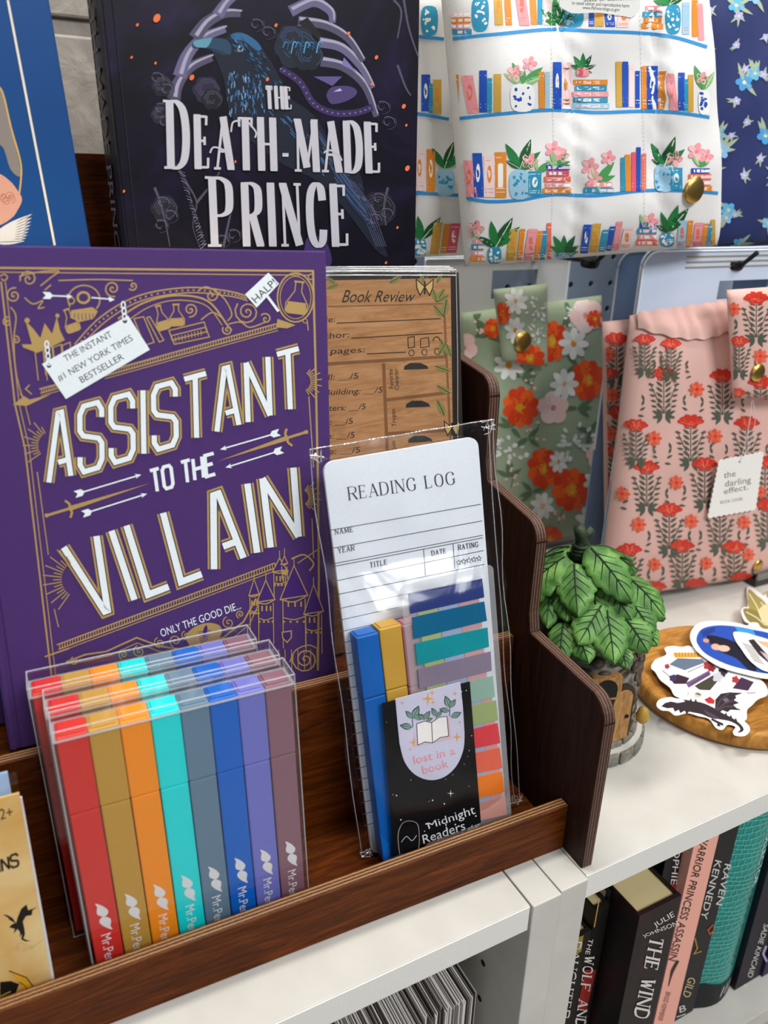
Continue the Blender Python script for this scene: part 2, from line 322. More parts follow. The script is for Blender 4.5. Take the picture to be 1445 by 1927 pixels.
class Art:
    def __init__(s, mapf, off=.00015, step=5e-6, maxlen=None):
        s.f = mapf; s.off = off; s.step = min(step, 7e-7); s.maxlen = maxlen; s.V = []; s.F = []; s.M = []; s.mats = []; s.n = 0
    def raw(s, V, F, c):
        m = flat(c, .55) if isinstance(c, str) else c
        if m not in s.mats: s.mats.append(m)
        V = np.asarray(V, float)
        if s.maxlen:
            T = []
            for f in F:
                for k in range(1, len(f) - 1): T.append((f[0], f[k], f[k + 1]))
            V = [tuple(v) for v in V]; idx = {}
            for _ in range(4):
                out = []; ch = False
                for a, b, c2 in T:
                    e = [math.dist(V[a], V[b]), math.dist(V[b], V[c2]), math.dist(V[c2], V[a])]
                    if max(e) > s.maxlen:
                        k = e.index(max(e)); p, q, r = ((a, b, c2), (b, c2, a), (c2, a, b))[k]
                        key = (min(p, q), max(p, q))
                        if key not in idx: idx[key] = len(V); V.append(((V[p][0] + V[q][0]) / 2, (V[p][1] + V[q][1]) / 2))
                        mm = idx[key]; out += [(p, mm, r), (mm, q, r)]; ch = True
                    else: out.append((a, b, c2))
                T = out
                if not ch: break
            F = T; V = np.array(V)
        s.n += 1; W = s.f(V, s.off + s.n * s.step); k = sum(len(v) for v in s.V)
        s.V.append(W); s.F += [tuple(i + k for i in f) for f in F]; s.M += [s.mats.index(m)] * len(F)
    def poly(s, pts, c):
        pts = [tuple(p) for p in pts]
        T = tessellate_polygon([[Vector((p[0], p[1], 0)) for p in pts]])
        if T: s.raw(pts, T, c)
    def line(s, pts, w, c, closed=False): V, F = strip(pts, w, closed); s.raw(V, F, c)
    def curve(s, pts, w, c, closed=False, n=6): s.line(cr(pts, n, closed), w, c, closed)
    def ell(s, x, y, rx, ry, c, rot=0, n=16):
        t = np.linspace(0, 2 * math.pi, n, endpoint=False); a, b = rx * np.cos(t), ry * np.sin(t); k, q = math.cos(rot), math.sin(rot)
        V = np.column_stack([x + a * k - b * q, y + a * q + b * k]); s.raw(V, [tuple(range(n))], c)
    def ring(s, x, y, rx, ry, w, c, rot=0, a0=0, a1=360, n=28):
        t = np.radians(np.linspace(a0, a1, n)); a, b = rx * np.cos(t), ry * np.sin(t); k, q = math.cos(rot), math.sin(rot)
        s.line(np.column_stack([x + a * k - b * q, y + a * q + b * k]), w, c)
    def spiral(s, x, y, r, turns, w, c, d=1, a0=0):
        t = np.linspace(0, 1, int(10 * turns) + 4); a = a0 + d * t * turns * 2 * math.pi
        s.line(np.column_stack([x + r * t * np.cos(a), y + r * t * np.sin(a)]), w, c)
    def leaf(s, x, y, ang, L, w, c, rib=None):
        t = np.linspace(0, 1, 7); pr = np.sin(np.pi * t ** .85) * w / 2; a = math.radians(ang); d = np.array([math.cos(a), -math.sin(a)]); n = np.array([d[1], -d[0]])
        P = [(x, y) + d * L * k + n * p for k, p in zip(t, pr)] + [(x, y) + d * L * k - n * p for k, p in list(zip(t, pr))[-2:0:-1]]
        s.poly(P, c)
        if rib: s.line([(x, y), (x + d[0] * L * .9, y + d[1] * L * .9)], max(.8, w * .1), rib)
    def star(s, x, y, r, r2, k, c, rot=0):
        s.poly([(x + (r if i % 2 == 0 else r2) * math.cos(rot + math.pi * i / k), y + (r if i % 2 == 0 else r2) * math.sin(rot + math.pi * i / k)) for i in range(2 * k)], c)
    def flower(s, x, y, r, k, c, cc, rc=.3, fat=.42, rot=0., sx=1.):
        for i in range(k):
            a = rot + 2 * math.pi * i / k; s.ell(x + sx * r * .6 * math.cos(a), y + r * .6 * math.sin(a), r * .46, r * fat * (1 if k < 7 else .62), c[i % len(c)] if isinstance(c, (list, tuple)) else c, rot=math.atan2(math.sin(a), sx * math.cos(a)), n=12)
        s.ell(x, y, r * rc * sx, r * rc, cc, n=12)
    def text(s, body, quad, c, shear=0.):
        V, F, _ = glyphs(body); V = V.copy(); V[:, 0] += shear * V[:, 1]; s.raw(quadmap(quad)(V), F, c)
    def textl(s, body, p0, p1, h, c, up=None, shear=0.):
        """text from baseline start p0 to baseline end p1, capital height h px; up = direction of the letters' uprights"""
        p0, p1 = np.array(p0, float), np.array(p1, float)
        if up is None: d = (p1 - p0) / np.hypot(*(p1 - p0)); u = np.array([d[1], -d[0]]) * h
        else: u = np.array(up, float); u = u / np.hypot(*u) * h
        s.text(body, (p0 + u, p1 + u, p1, p0), c, shear)
    def stext(s, body, quad, w, c, gap=.25, widths=None, serif=0., narrow=('I',), cond=None):
        """display capitals built of strokes; w = stroke width in px"""
        ws = [(.12 if ch in narrow else (.45 if ch in ' ' else (.5 if ch == '-' else 1.))) if not widths else widths[i] for i, ch in enumerate(body)]
        tot = sum(ws) + gap * (len(body) - 1); x = 0.; qm = quadmap(quad)
        for ch, k in zip(body, ws):
            for st in SG.get(ch, []):
                P = qm([((x + p[0] * k) / tot, p[1]) for p in st]); s.line(P, w, c, closed=(st[0] == st[-1])) if st[0] != st[-1] else s.line(P[:-1], w, c, closed=True)
                if serif:
                    for e in ((st[0], st[-1]) if st[0] != st[-1] else (st[0],)):
                        if e[1] in (0, 1): V = qm([((x + e[0] * k - serif) / tot, e[1]), ((x + e[0] * k + serif) / tot, e[1])]); s.line(V, w * .32, c)
            x += k + gap
    def serif(s, body, quad, w, c, gap=.35, widths=None, foot=.2, thin=None):
        """serif display capitals with thick and thin strokes; w = stem width in px, foot = serif half-length in letter widths"""
        WD = dict(I=.12, M=1.25, L=.8, E=.8, T=.95, P=.85, C=.95)
        ws = widths or [.5 if ch in ' -' else WD.get(ch, 1.) for ch in body]; tot = sum(ws) + gap * (len(body) - 1); x = 0.; qm = quadmap(quad); tn = thin or w * TN
        for ch, k in zip(body, ws):
            st, ft = SS.get(ch, ([], []))
            for pts, wt, sm in st:
                P = cr(pts, 5) if sm else [tuple(np.array(pts[0]) * (1 - t) + np.array(pts[1]) * t) for t in (0, .5, 1)]
                P = qm([((x + p[0] * k) / tot, p[1]) for p in P])
                if wt is None: d = np.gradient(P, axis=0); ww = tn + (w - tn) * (np.abs(d[:, 1]) / (np.hypot(d[:, 0], d[:, 1]) + 1e-9)) ** 1.6
                else: ww = w if wt == TK else (tn if wt == TN else w * wt)
                s.line(P, ww, c)
            for fx, fy in ft: s.line(qm([((x + fx * k - foot) / tot, fy), ((x + fx * k + foot) / tot, fy)]), tn, c)
            x += k + gap
    def build(s, name, parent, label=None):
        if not s.V: return None
        return mk(name, np.concatenate(s.V), s.F, s.mats, parent, mi=s.M, uvflat=True, label=label)
# ================================================================ SETTING
W0 = Fr((0, 0, 0)); SF = Fr((0, 0, 0), yaw=math.degrees(YAW_SHELF))          # SF: axes of the white bookcases and the wall
PAINT = mottled('painted_block', [(.3, '#857d74'), (.7, '#9c948a')], scale=55, rough=.6, bump=.5, dist=.003)
floor = box('floor', SF, -2.5, 2.5, -2.5, .6, -.9, -.85, mottled('grey_floor', [(.3, '#b5afa6'), (.7, '#c6c0b7')], scale=8, rough=.6), bevel=0); tag(floor, kind='structure', label='grey shop floor', cat='floor')
wall = box('wall_back', SF, -1.6, 1.6, .376, .46, -.85, 1.5, PAINT, bevel=0); tag(wall, kind='structure', label='painted block wall behind the shelves', cat='wall')
for r in range(-1, 4):                                                         # painted blocks, joints recessed
    for c in range(-4, 1):
        x0 = c * .4 + (.2 if r % 2 else 0) - .02; z0 = .452 + (r - 2) * .2
        if x0 < -1.2 or x0 > .2: continue
        box('block', SF, x0 + .004, x0 + .396, .372, .3765, z0 + .005, z0 + .195, PAINT, wall, bevel=.0018)
# pegboard right of the books
def pegboard():
    pb = flat('#8794a6', .5, bump=.1); pitch = .0254; nx, nz = 29, 24; x0, z0 = .03, -.02; V = []; F = []; y = .366; R = .0032
    for i in range(nx):
        for k in range(nz):
            cx_, cz_ = x0 + (i + .5) * pitch, z0 + (k + .5) * pitch; h = pitch / 2; b = len(V)
            for q in range(8):
                a = math.pi / 8 + q * math.pi / 4; ca, sa = math.cos(a), math.sin(a); m = max(abs(ca), abs(sa))
                V += [(cx_ + h * ca / m, y, cz_ + h * sa / m), (cx_ + R * ca, y, cz_ + R * sa), (cx_ + R * ca, y + .004, cz_ + R * sa)]
            for q in range(8):
                j = (q + 1) % 8; F += [(b + 3 * q, b + 3 * j, b + 3 * j + 1, b + 3 * q + 1), (b + 3 * q + 1, b + 3 * j + 1, b + 3 * j + 2, b + 3 * q + 2)]
            # corners between the octagon and the square cell
            for q, (sx_, sz_) in zip((0, 2, 4, 6), ((1, 1), (-1, 1), (-1, -1), (1, -1))):
                V.append((cx_ + h * sx_, y, cz_ + h * sz_)); F.append((b + 3 * q, len(V) - 1, b + 3 * ((q + 1) % 8)))
    t = thing('pegboard', 'pale blue grey pegboard on the wall behind the fabric pouches', 'pegboard', SF.w(.4, .366, 0))
    mk('perforated_panel', SF.ws(V), F, pb, t); box('backing', SF, x0, x0 + nx * pitch, .371, .3718, z0, z0 + nz * pitch, flat('#20242a', .8), t, bevel=0)
pegboard()
# white bookcases
def bookcase(name, label, x0, x1, up, yb, yu, low):
    """board from x0 to x1 between two uprights up=((a,b),(c,d)); yb, yu = front of boards and of uprights"""
    t = thing('bookcase', label, 'bookcase', SF.w((x0 + x1) / 2, .17, -.85))
    box('top_board', SF, x0, x1, yb, .362, -.0187, 0, WHITE, t, bevel=.0006)
    box('edge_band', SF, x0 + .0002, x1 - .0002, yb - .0005, yb + .0004, -.0181, -.0006, flat('#dedbd4', .4), t, bevel=.0002)
    for a, b in up:
        u = box('upright', SF, a, b, yu, .362, -.85, 0, WHITE, t, bevel=.0007)
        if name == 'l' and a > -.1:
            for zz in (-.055, -.087, -.119): mk('pin_hole', *lathe(SF.w(a - .0001, .012, zz), [(.0001, 0), (.0021, 0), (.0021, .0003), (.0001, .0003)], 10, SF.A[:, 1], SF.A[:, 2], -SF.A[:, 0]), flat('#15130f', .7), u)
    for z in low: box('shelf_board', SF, x0, x1, yb + .002, .36, z - .0187, z, WHITE, t, bevel=.0006)
    box('back_panel', SF, x0, x1, .3605, .3625, -.85, -.019, flat('#d6d5d2', .5), t, bevel=0)
bookcase('l', 'white bookcase under the wooden rack, left of the upright seam', -.74, -.0412, ((-.7597, -.7402), (-.0402, -.0207)), -.0240, -.0258, (-.30, -.58))
bookcase('r', 'white bookcase under the round tray with books on its lower shelf', -.0002, .70, ((-.0200, -.0006), (.7002, .7197)), -.0217, -.0245, (-.262, -.55))

# ================================================================ STEPPED WOODEN RACK
rack = thing('display_rack', 'dark stained plywood stepped display rack holding the books and kits', 'rack', (-.18, .1, 0))
def arc(cx_, cz_, r, a0, a1, n=6): return [(cx_ + r * math.cos(D(a0 + (a1 - a0) * i / n)), cz_ + r * math.sin(D(a0 + (a1 - a0) * i / n))) for i in range(n + 1)]
prof = [(-.0172, 0)] + [(-.0172, .100)] + [(-q[0], q[1]) for q in arc(.0172 - .0145, .1000, .0145, 0, 78)] + [(.0525, .1178)]
prof += [(.0553, .1300), (.0553, .1745)] + [(-q[0], q[1]) for q in arc(-.0553 - .012, .1745, .012, 0, 76)] + [(.1100, .1935)]
prof += [(.1130, .2060), (.1140, .2450)] + [(-q[0], q[1]) for q in arc(-.1140 - .012, .2450, .012, 0, 76)] + [(.2330, .2720), (.2330, 0)]
def side(x0, x1):
    n = len(prof); V = [(x0, y, z) for y, z in prof] + [(x1, y, z) for y, z in prof]
    F = [list(range(n)), list(range(2 * n - 1, n - 1, -1))] + [(i, n + i, n + (i + 1) % n, (i + 1) % n) for i in range(n)]
    mk('side_panel', V, F, [WOODS, PLYX], rack, mi=[0, 0] + [1] * n, bevel=.0006, seg=1)
side(.0009, .0085); side(-.4085, -.4009)
X0R, X1R = -.4007, .0007
def board(name, y0, y1, z0, z1): box(name, W0, X0R, X1R, y0, y1, z0, z1, [WOOD, PLYY], rack, mi=[0, 0, 0, 1, 1, 1], bevel=.0005, seg=1)
board('front_rail', 0, .0072, 0, .0325); board('riser', .0665, .0735, 0, .1078); board('riser', .1500, .1568, 0, .2640)
for y0, y1, z in ((.0073, .0663, .0060), (.0737, .1498, .0966), (.1570, .2258, .2520)):
    box('tier_floor', W0, X0R, X1R, y0, y1, z - .0055, z, WOOD, rack, bevel=.0003)
box('back_board', W0, X0R, X1R, .2260, .2330, 0, .3720, WOOD, rack, bevel=.0005)

# ================================================================ FRONT TIER: three cases of highlighters
PEN = [('red', '#d8332d'), ('golden brown', '#c4973e'), ('orange', '#fb941c'), ('turquoise', '#14e0e0'), ('slate grey', '#68849a'), ('cobalt blue', '#0a66c8'), ('periwinkle', '#7578c8'), ('mauve', '#8c6472')]
def pen(fr, x0, x1, y0, y1, z0, z1, name, hexc, label, group, joint, logo, cut=None):
    """flat highlighter: barrel, cap with its raised end, printed moustache and maker's name running down"""
    t = thing('highlighter', label, 'highlighter', fr.w((x0 + x1) / 2, (y0 + y1) / 2, z0), group)
    m = flat(hexc, .42, spec=.4); zj = z0 + (z1 - z0) * joint
    box('barrel', fr, x0, x1, y0, y1, z0, zj - .00018, m, t, bevel=.0007)
    c = box('cap', fr, x0 - .0001, x1 + .0001, y0 - .0001, y1 + .0001, zj + .00018, z1 - .0006, m, t, bevel=.0007)
    box('cap_end', fr, x0 + .0012, x1 - .0012, y0 + .0014, y1 - .0014, z1 - .0006, z1, m, c, bevel=.0002)
    if logo:
        def mf(P, off): P = np.asarray(P); return fr.ws(np.column_stack([x0 + P[:, 0], np.full(len(P), y0 - off), z0 + P[:, 1]]))
        a = Art(mf, .00012); cx_ = (x1 - x0) * .5; zz = logo; wt = '#e9e6e6'
        lobe = [(0, 0), (.0016, .0006), (.0022, .0024), (.0012, .0046), (-.0003, .0066), (-.0026, .0086), (-.0021, .0062), (-.0026, .0042), (-.0024, .0020)]
        a.poly([(cx_ + .0004 + x, zz + z) for x, z in cr(lobe, 4, True)], wt); a.poly([(cx_ + .0004 - x, zz - z) for x, z in cr(lobe, 4, True)], wt)
        a.text('Mr.Pen', ((cx_ + .0024, zz - .0100), (cx_ + .0024, zz - .0262), (cx_ - .0022, zz - .0262), (cx_ - .0022, zz - .0100)), wt)
        a.build('printed_logo', t)
def pencase(shift, ybase, dx, which, n):
    q = onY((95, 1379), .024); fr = Fr(q + np.array([dx, ybase, 0]), yaw=-.7 + shift, lean=4.6, roll=.6)
    W, dep = .1050, .0172; zb = -(q[2] - .0066) / math.cos(D(4.6)); zt = 0.
    t = thing('pen_case', '%s clear plastic highlighter case in the row of three' % which, 'case', fr.w(W / 2, dep / 2, zb), 'clear highlighter cases')
    b = box('shell', fr, 0, W, 0, dep, zb, zt, CASE, t, bevel=.0009)
    E = []
    c = [(0, 0, zb), (W, 0, zb), (W, 0, zt), (0, 0, zt), (0, dep, zb), (W, dep, zb), (W, dep, zt), (0, dep, zt)]
    for i, j in ((0, 1), (1, 2), (2, 3), (3, 0), (4, 5), (5, 6), (6, 7), (7, 4), (0, 4), (1, 5), (2, 6), (3, 7)):
        E.append(tube([fr.w(*c[i]), fr.w(*c[j])],   .00032, 6))
    mk('moulded_edge', *merge(*E), CASE_EDGE, t)
    box('lid_seam', fr, -.0002, W + .0002, -.0002, dep + .0002, zt - .0053, zt - .0050, CASE_EDGE, t, bevel=0)
    pw = (W - .0024) / 8
    for i, (nm, hx) in enumerate(PEN):
        pen(fr, .0012 + i * pw + .0002, .0012 + (i + 1) * pw - .0002, .0016, dep - .0022, zb + .0012, zt - .0036, nm, hx,
            '%s highlighter in the %s clear case' % (nm, which), 'highlighters in the %s case' % which, .715, .0405 if n == 0 else None)
pencase(0, -.0005, 0, 'front', 0); pencase(0, .0178, -.0012, 'middle', 1); pencase(0, .0361, -.0072, 'rearmost', 2)

# ---- reading log kit in its cellophane bag
k0 = Fr(onZ((700, 1610), .0082), yaw=-3.5, lean=10.5); e = k0.loc((607, 868))[0]
kf = Fr(k0.o, yaw=-3.5, lean=10.5, roll=math.degrees(math.atan2(-e[0], e[2])))
def kp(*pts): return [kf.l(*p) for p in pts]
c0 = kf.l(607, 868); c1 = kf.l(899, 824)
card_h = (c0[1] + c1[1]) / 2; cw = c1[0]
log = thing('reading_log_pad', 'white reading log notepad in the cellophane bag', 'notepad', kf.w(cw / 2, .002, 0))
def rrect(x0, x1, z0, z1, r, n=5):
    P = []
    for cx_, cz_, a in ((x1 - r, z0 + r, -90), (x1 - r, z1 - r, 0), (x0 + r, z1 - r, 90), (x0 + r, z0 + r, 180)): P += arc(cx_, cz_, r, a, a + 90, n)
    return P
prism('sheets', kf, rrect(0, cw, 0, card_h, .0055), 0, .0022, flat('#dfe4ea', .6), log)
a = Art(kf.pxmap(0), .0001); K = '#3a3d44'
a.serif('READING LOG', ((655, 917), (852, 888), (855, 911), (658, 941)), 2.7, K, .5, thin=1.)
for p, q in (((617.8, 998.5), (905, 948.8)), ((623.6, 1032), (907, 980.2)), ((626.5, 1061), (908.4, 1007.2)), ((627.5, 1066), (908.8, 1012)), ((633, 1093), (910, 1036)), ((634, 1119), (911.5, 1062))): a.line([p, q], 1.3, K)
a.line([(797, 1033), (800.5, 1083)], 1.3, K); a.line([(852.5, 1023), (856, 1071)], 1.3, K)
def lab(t_, p, q_): a.serif(t_, ((p[0] - 1, p[1] - 9.5), (q_[0] - 1, q_[1] - 9.5), q_, p), 1.5, K, .6, thin=.9)
lab('NAME', (631, 1006), (664, 1000.5)); lab('YEAR', (637, 1041), (667, 1035.5))
lab('TITLE', (697, 1068), (728, 1062.5)); lab('DATE', (813, 1046), (839, 1041.5)); lab('RATING', (863, 1035), (899.5, 1029))
for i in range(5):
    x, y = 863 + i * 9.6, 1058.5 - i * 1.9; P = [(x + (5.2 if j % 2 == 0 else 2.3) * math.sin(j * math.pi / 5), y - (5.2 if j % 2 == 0 else 2.3) * math.cos(j * math.pi / 5)) for j in range(10)]; a.line(P, .9, K, closed=True)
for i in range(20):                                                            # ruled lines down the sheet
    f0 = i / 19; y0 = 1146 + 408 * f0; x0 = 640 + .125 * (y0 - 1190); 
    a.line([(x0, y0), (x0 + 240 + 10 * f0, y0 - 52 - 20 * f0)], 1.1, '#5d6169')
a.build('printed_form', log)
KP = [('blue', '#0a62b8', 656, 683, 729, 1176, 1290), ('mustard', '#c99b3c', 697, 1160, 748, 1160, 1290), ('dusty pink', '#b87a86', 752, 1150, 790, 1150, 1290)]
kx = [kf.l(655, 1190)[0], kf.l(706, 1178)[0], kf.l(749, 1168)[0], kf.l(795, 1158)[0]]
kz = [kf.l(680, 1178)[1], kf.l(722, 1163)[1], kf.l(770, 1156)[1]]
for i, (nm, hx) in enumerate((('blue', '#0a62b8'), ('mustard yellow', '#c99b3c'), ('dusty pink', '#b87a86'))):
    zt = kz[i]; pen(kf, kx[0] + i * .0129 + .0003, kx[0] + i * .0129 + .0126, -.0122, -.0012, zt - .1345 if zt - .1345 > .0012 else .0012, zt, nm, hx, '%s highlighter inside the reading log bag' % nm, 'highlighters in the reading log bag', .735, None)
# page flags on their clear carrier
fl = thing('page_flags', 'clear sheet of coloured page flags in the reading log bag', 'page flags', kf.w(.07, -.013, .004))
xs0, zs1 = kf.l(752, 1102, -.0132); xs1 = kf.l(922, 1068, -.0132)[0]
prism('carrier', kf, rrect(xs0, xs1 + .0015, .0015, zs1, .003), -.0140, -.0134, clear('flag_carrier', .10, .25, white=.14), fl)
fz = kf.l(845, 1100, -.0142)[1]; FC = ['#2c3a78', '#0d6289', '#0f8f98', '#85788c', '#8fae9f', '#98a870', '#d94048', '#e2674f', '#ee7d25', '#c78f83']
FQ = [((768, 1118), (907, 1089), (911, 1124), (772, 1155)), ((775, 1162), (911, 1132), (916, 1168), (779, 1202)), ((781, 1211), (917, 1181), (920, 1217), (785, 1252)), ((786, 1260), (923, 1226), (925, 1262), (789, 1296)), ((850, 1290), (927, 1272), (931, 1311), (855, 1330)), ((853, 1336), (933, 1318), (937, 1355), (858, 1372)), ((856, 1381), (936, 1361), (941, 1398), (861, 1415)), ((860, 1425), (940, 1407), (945, 1445), (865, 1461)), ((864, 1470), (944, 1452), (949, 1490), (869, 1509)), ((868, 1520), (950, 1498), (954, 1533), (872, 1550))]
for q, hx in zip(FQ, FC):
    P = [kf.l(*p, -.0146) for p in q]; prism('flag', kf, P, -.0148, -.0142, flat(hx, .35), fl)
for i in range(9):                                                             # paler strips showing between the flags
    q = FQ[i]; b = FQ[i + 1]
    for k, hx in enumerate(('#a9b37c', '#9fa8c4', '#c99a9a')):
        f0, f1 = .1 + k * .28, .1 + (k + 1) * .28 - .01
        L = np.array(q[3], float) + (np.array(q[2], float) - q[3]) * f0; R_ = np.array(q[3], float) + (np.array(q[2], float) - q[3]) * f1
        P = [kf.l(L[0], L[1] - 3, -.0142), kf.l(R_[0], R_[1] - 3, -.0142), kf.l(R_[0] + 1, R_[1] + 11, -.0142), kf.l(L[0] + 1, L[1] + 11, -.0142)]
        prism('strip', kf, P, -.01418, -.01400, flat(hx, .4), fl)
# black card
bk0 = -.0158
bc = thing('backing_card', 'black star speckled card with silver lettering in the reading log bag', 'card', kf.w(.04, bk0, 0))
P = [kf.l(*p, bk0) for p in ((719, 1324), (884, 1283), (905, 1548), (741, 1612))]; P[2] = (P[2][0], max(P[2][1], .001)); P[3] = (P[3][0], max(P[3][1], .001))
prism('card', kf, P, bk0, bk0 + .0006, flat('#0f0f12', .4), bc)
a = Art(kf.pxmap(bk0), .00006); rs = random.Random(3)
for i in range(46):
    f0, g0 = rs.random(), rs.random(); x = 724 + 160 * f0 + 20 * g0; y = 1330 - 38 * f0 + (270) * g0; s_ = rs.choice((.7, .8, 1., 1.5)); a.ell(x, y, s_, s_, '#e8e8ee', n=6)
a.star(848, 1493, 7, 1, 4, '#f2f2f5'); SL = '#d9d7d9'
a.text('Midnight', ((803, 1548), (891, 1513), (895, 1531), (807, 1560)), SL, .0); a.text('Readers', ((794, 1571), (872, 1543), (876, 1561), (797, 1588)), SL); a.text('shop', ((877, 1556), (899, 1548), (900, 1556), (878, 1565)), SL, .3)
a.line(cr([(752, 1608), (749, 1572), (757, 1550), (772, 1545), (786, 1552), (789, 1580), (787, 1600)], 5), 1.3, '#9d9490'); a.curve([(755, 1585), (765, 1574), (775, 1582), (784, 1572)], 1.2, '#b9b9c0')
a.build('printed_lettering', bc)
# magnetic bookmark clipped over the card
bm0 = -.0168
mbk = thing('magnetic_bookmark', 'pale lilac magnetic bookmark reading lost in a book, clipped on the black card', 'bookmark', kf.w(.045, bm0, .05))
P = cr([(752, 1400), (761, 1433), (780, 1457), (808, 1468), (836, 1462), (859, 1441), (872, 1410), (874, 1380)], 4)
P = [(744, 1316), (749, 1370)] + P + [(871, 1330), (866, 1284)]
prism('bookmark', kf, [kf.l(*p, bm0) for p in P], bm0, bm0 + .0007, flat('#ccc9dd', .35), mbk)
a = Art(kf.pxmap(bm0), .00006)
for x, y, r in ((757, 1323, 5), (805, 1315, 13), (813, 1304, 6), (815, 1322, 6), (856, 1305, 6), (865, 1359, 4), (860, 1387, 10), (778, 1397, 10), (772, 1410, 4)): a.star(x, y, r, r * .22, 4, '#e0a04c', math.pi / 2)
LF = '#7fa294'; LK = '#20262a'
def sprig(pts, leaves):
    a.curve(pts, 1.4, LK)
    for x, y, g, L in leaves: a.leaf(x, y, g, L * 1.12, L * .56, LK); a.leaf(x, y, g, L, L * .42, LF, LK)
sprig([(777, 1368), (776, 1352), (781, 1335)], [(777, 1352, 65, 24), (777, 1352, 135, 18), (776, 1369, 170, 22), (779, 1352, 15, 20)])
sprig([(798, 1355), (802, 1345)], [(798, 1354, 55, 18), (798, 1354, 140, 14), (802, 1356, 20, 12)])
sprig([(820, 1352), (826, 1340)], [(822, 1349, 120, 18), (822, 1349, 50, 14)])
sprig([(846, 1348), (846, 1330), (842, 1318)], [(846, 1332, 110, 22), (846, 1332, 55, 18), (846, 1338, 170, 18), (848, 1350, 25, 20)])
a.poly([(779, 1371), (781, 1406), (849, 1390), (845, 1351), (842, 1350), (845, 1385), (815, 1397), (785, 1402)], '#d8b4b8')
a.poly(cr([(784, 1362), (800, 1357), (812, 1360), (814, 1398), (800, 1396), (786, 1402)], 1, True), '#efeae6'); a.poly([(812, 1360), (826, 1350), (841, 1348), (844, 1385), (828, 1388), (814, 1398)], '#efeae6')
a.line([(784, 1362), (800, 1357), (812, 1360), (826, 1350), (841, 1348), (844, 1385), (828, 1388), (814, 1398), (800, 1396), (786, 1402)], 1.3, LK, closed=True); a.line([(812, 1360), (814, 1398)], 1.4, LK)
for c, k in (('#d06a78', 0), ('#e7a3a8', 1)):
    w_ = .8 if k else 0
    a.text('lost in a', ((777 + w_, 1422 + w_), (854, 1404 + w_), (857, 1419 - w_), (779 + w_, 1438 - w_)), c); a.text('book', ((793 + w_, 1441 + w_), (841 - w_, 1428 + w_), (844 - w_, 1443 - w_), (796 + w_, 1457 - w_)), c)
a.build('printed_design', mbk)
# the bag itself: wrinkled film front, flat back, welded seams
bag = thing('cellophane_bag', 'clear cellophane bag around the reading log kit', 'bag', kf.w(.043, -.008, 0))
bx0, bx1, bz1 = -.0060, .0975, kf.l(760, 832)[1] + .004
def film(y0, bulge, nx=26, nz=50, seed=1):
    r = random.Random(seed); ph = [r.random() * 6.28 for _ in range(8)]; V = []; F = []
    for k in range(nz + 1):
        for i in range(nx + 1):
            u, v = i / nx, k / nz; e = (max(0, 1 - (2 * u - 1) ** 6) * max(0, 1 - (2 * v - 1) ** 10))
            y = y0 - bulge * e * (1 if v < .62 else .22 + .78 * max(0, (1 - (v - .62) / .12))) - e * .00035 * (math.sin(9 * u + 17 * v + ph[0]) + math.sin(23 * u - 11 * v + ph[1]) + .7 * math.sin(41 * v + 13 * u + ph[2]))
            V.append((bx0 + (bx1 - bx0) * u + .0008 * math.sin(40 * v + ph[3]), y, .0005 + (bz1 - .0005) * v))
    for k in range(nz):
        for i in range(nx): b = k * (nx + 1) + i; F.append((b, b + 1, b + nx + 2, b + nx + 1))
    return kf.ws(V), F
mk('front_film', *film(-.0022, .0165), FILM, bag, smooth=True, uvflat=True); mk('back_film', *film(.0052, .0, seed=2), CASE, bag, smooth=True, uvflat=True)
E = []
for A_, B_ in (((bx0, 0), (bx0, bz1)), ((bx1, 0), (bx1, bz1)), ((bx0, bz1), (bx1, bz1)), ((bx0, .0008), (bx1, .0008)), ((bx1 - .0035, .0), (bx1 - .0035, bz1 - .002))):
    E.append(tube([kf.w(A_[0] + (B_[0] - A_[0]) * t + .0006 * math.sin(19 * t + A_[0] * 900), .001 + .0008 * math.sin(23 * t), A_[1] + (B_[1] - A_[1]) * t) for t in np.linspace(0, 1, 24)], .0003, 5))
for cx_, cz_ in ((bx1 - .004, bz1 - .003), (bx0 + .003, bz1 - .003), (bx0 + .002, .004), (bx1 - .003, .005)):      # crumpled corners
    r = random.Random(int(cx_ * 1e5))
    for _ in range(5): E.append(tube([kf.w(cx_ + r.uniform(-.004, .004), -.001 + r.uniform(-.002, .001), max(.001, cz_ + r.uniform(-.004, .003))) for _ in range(3)], .00028, 4))
mk('welded_seam', *merge(*E), FILM_EDGE, bag)

# ---- beige card at the left end of the front tier, in a sleeve with a blue slip
gf = Fr(onY((100, 1700), .018), yaw=-1, lean=6, roll=.2)
g_top = gf.l(20, 1500)[1]; g_bot = -(gf.o[2] - .0064) / math.cos(D(6)); gx1 = gf.l(20, 1498)[0]
gx1b = gf.l(90, 1815)[0]
gb = thing('printed_card', 'beige parchment card with black dragon and clouds at the left end', 'card', gf.w(-.06, 0, g_bot))
prism('card', gf, [(-.10, g_bot), (gx1b, g_bot), (gf.l(36, 1493)[0], gf.l(36, 1493)[1]), (-.10, gf.l(-60, 1520)[1])], 0, .0012, mottled('parchment', [(.35, '#c99648'), (.5, '#dcc088'), (.62, '#e2cd9c')], scale=14, rough=.55, bump=.02), gb)
a = Art(gf.pxmap(0), .00008); K = '#18140f'
a.text('2+', ((-2, 1522), (22, 1516), (25, 1537), (1, 1543)), K); a.stext('INS', ((-4, 1619), (32, 1606), (35, 1629), (-1, 1642)), 4.2, K, gap=.35)
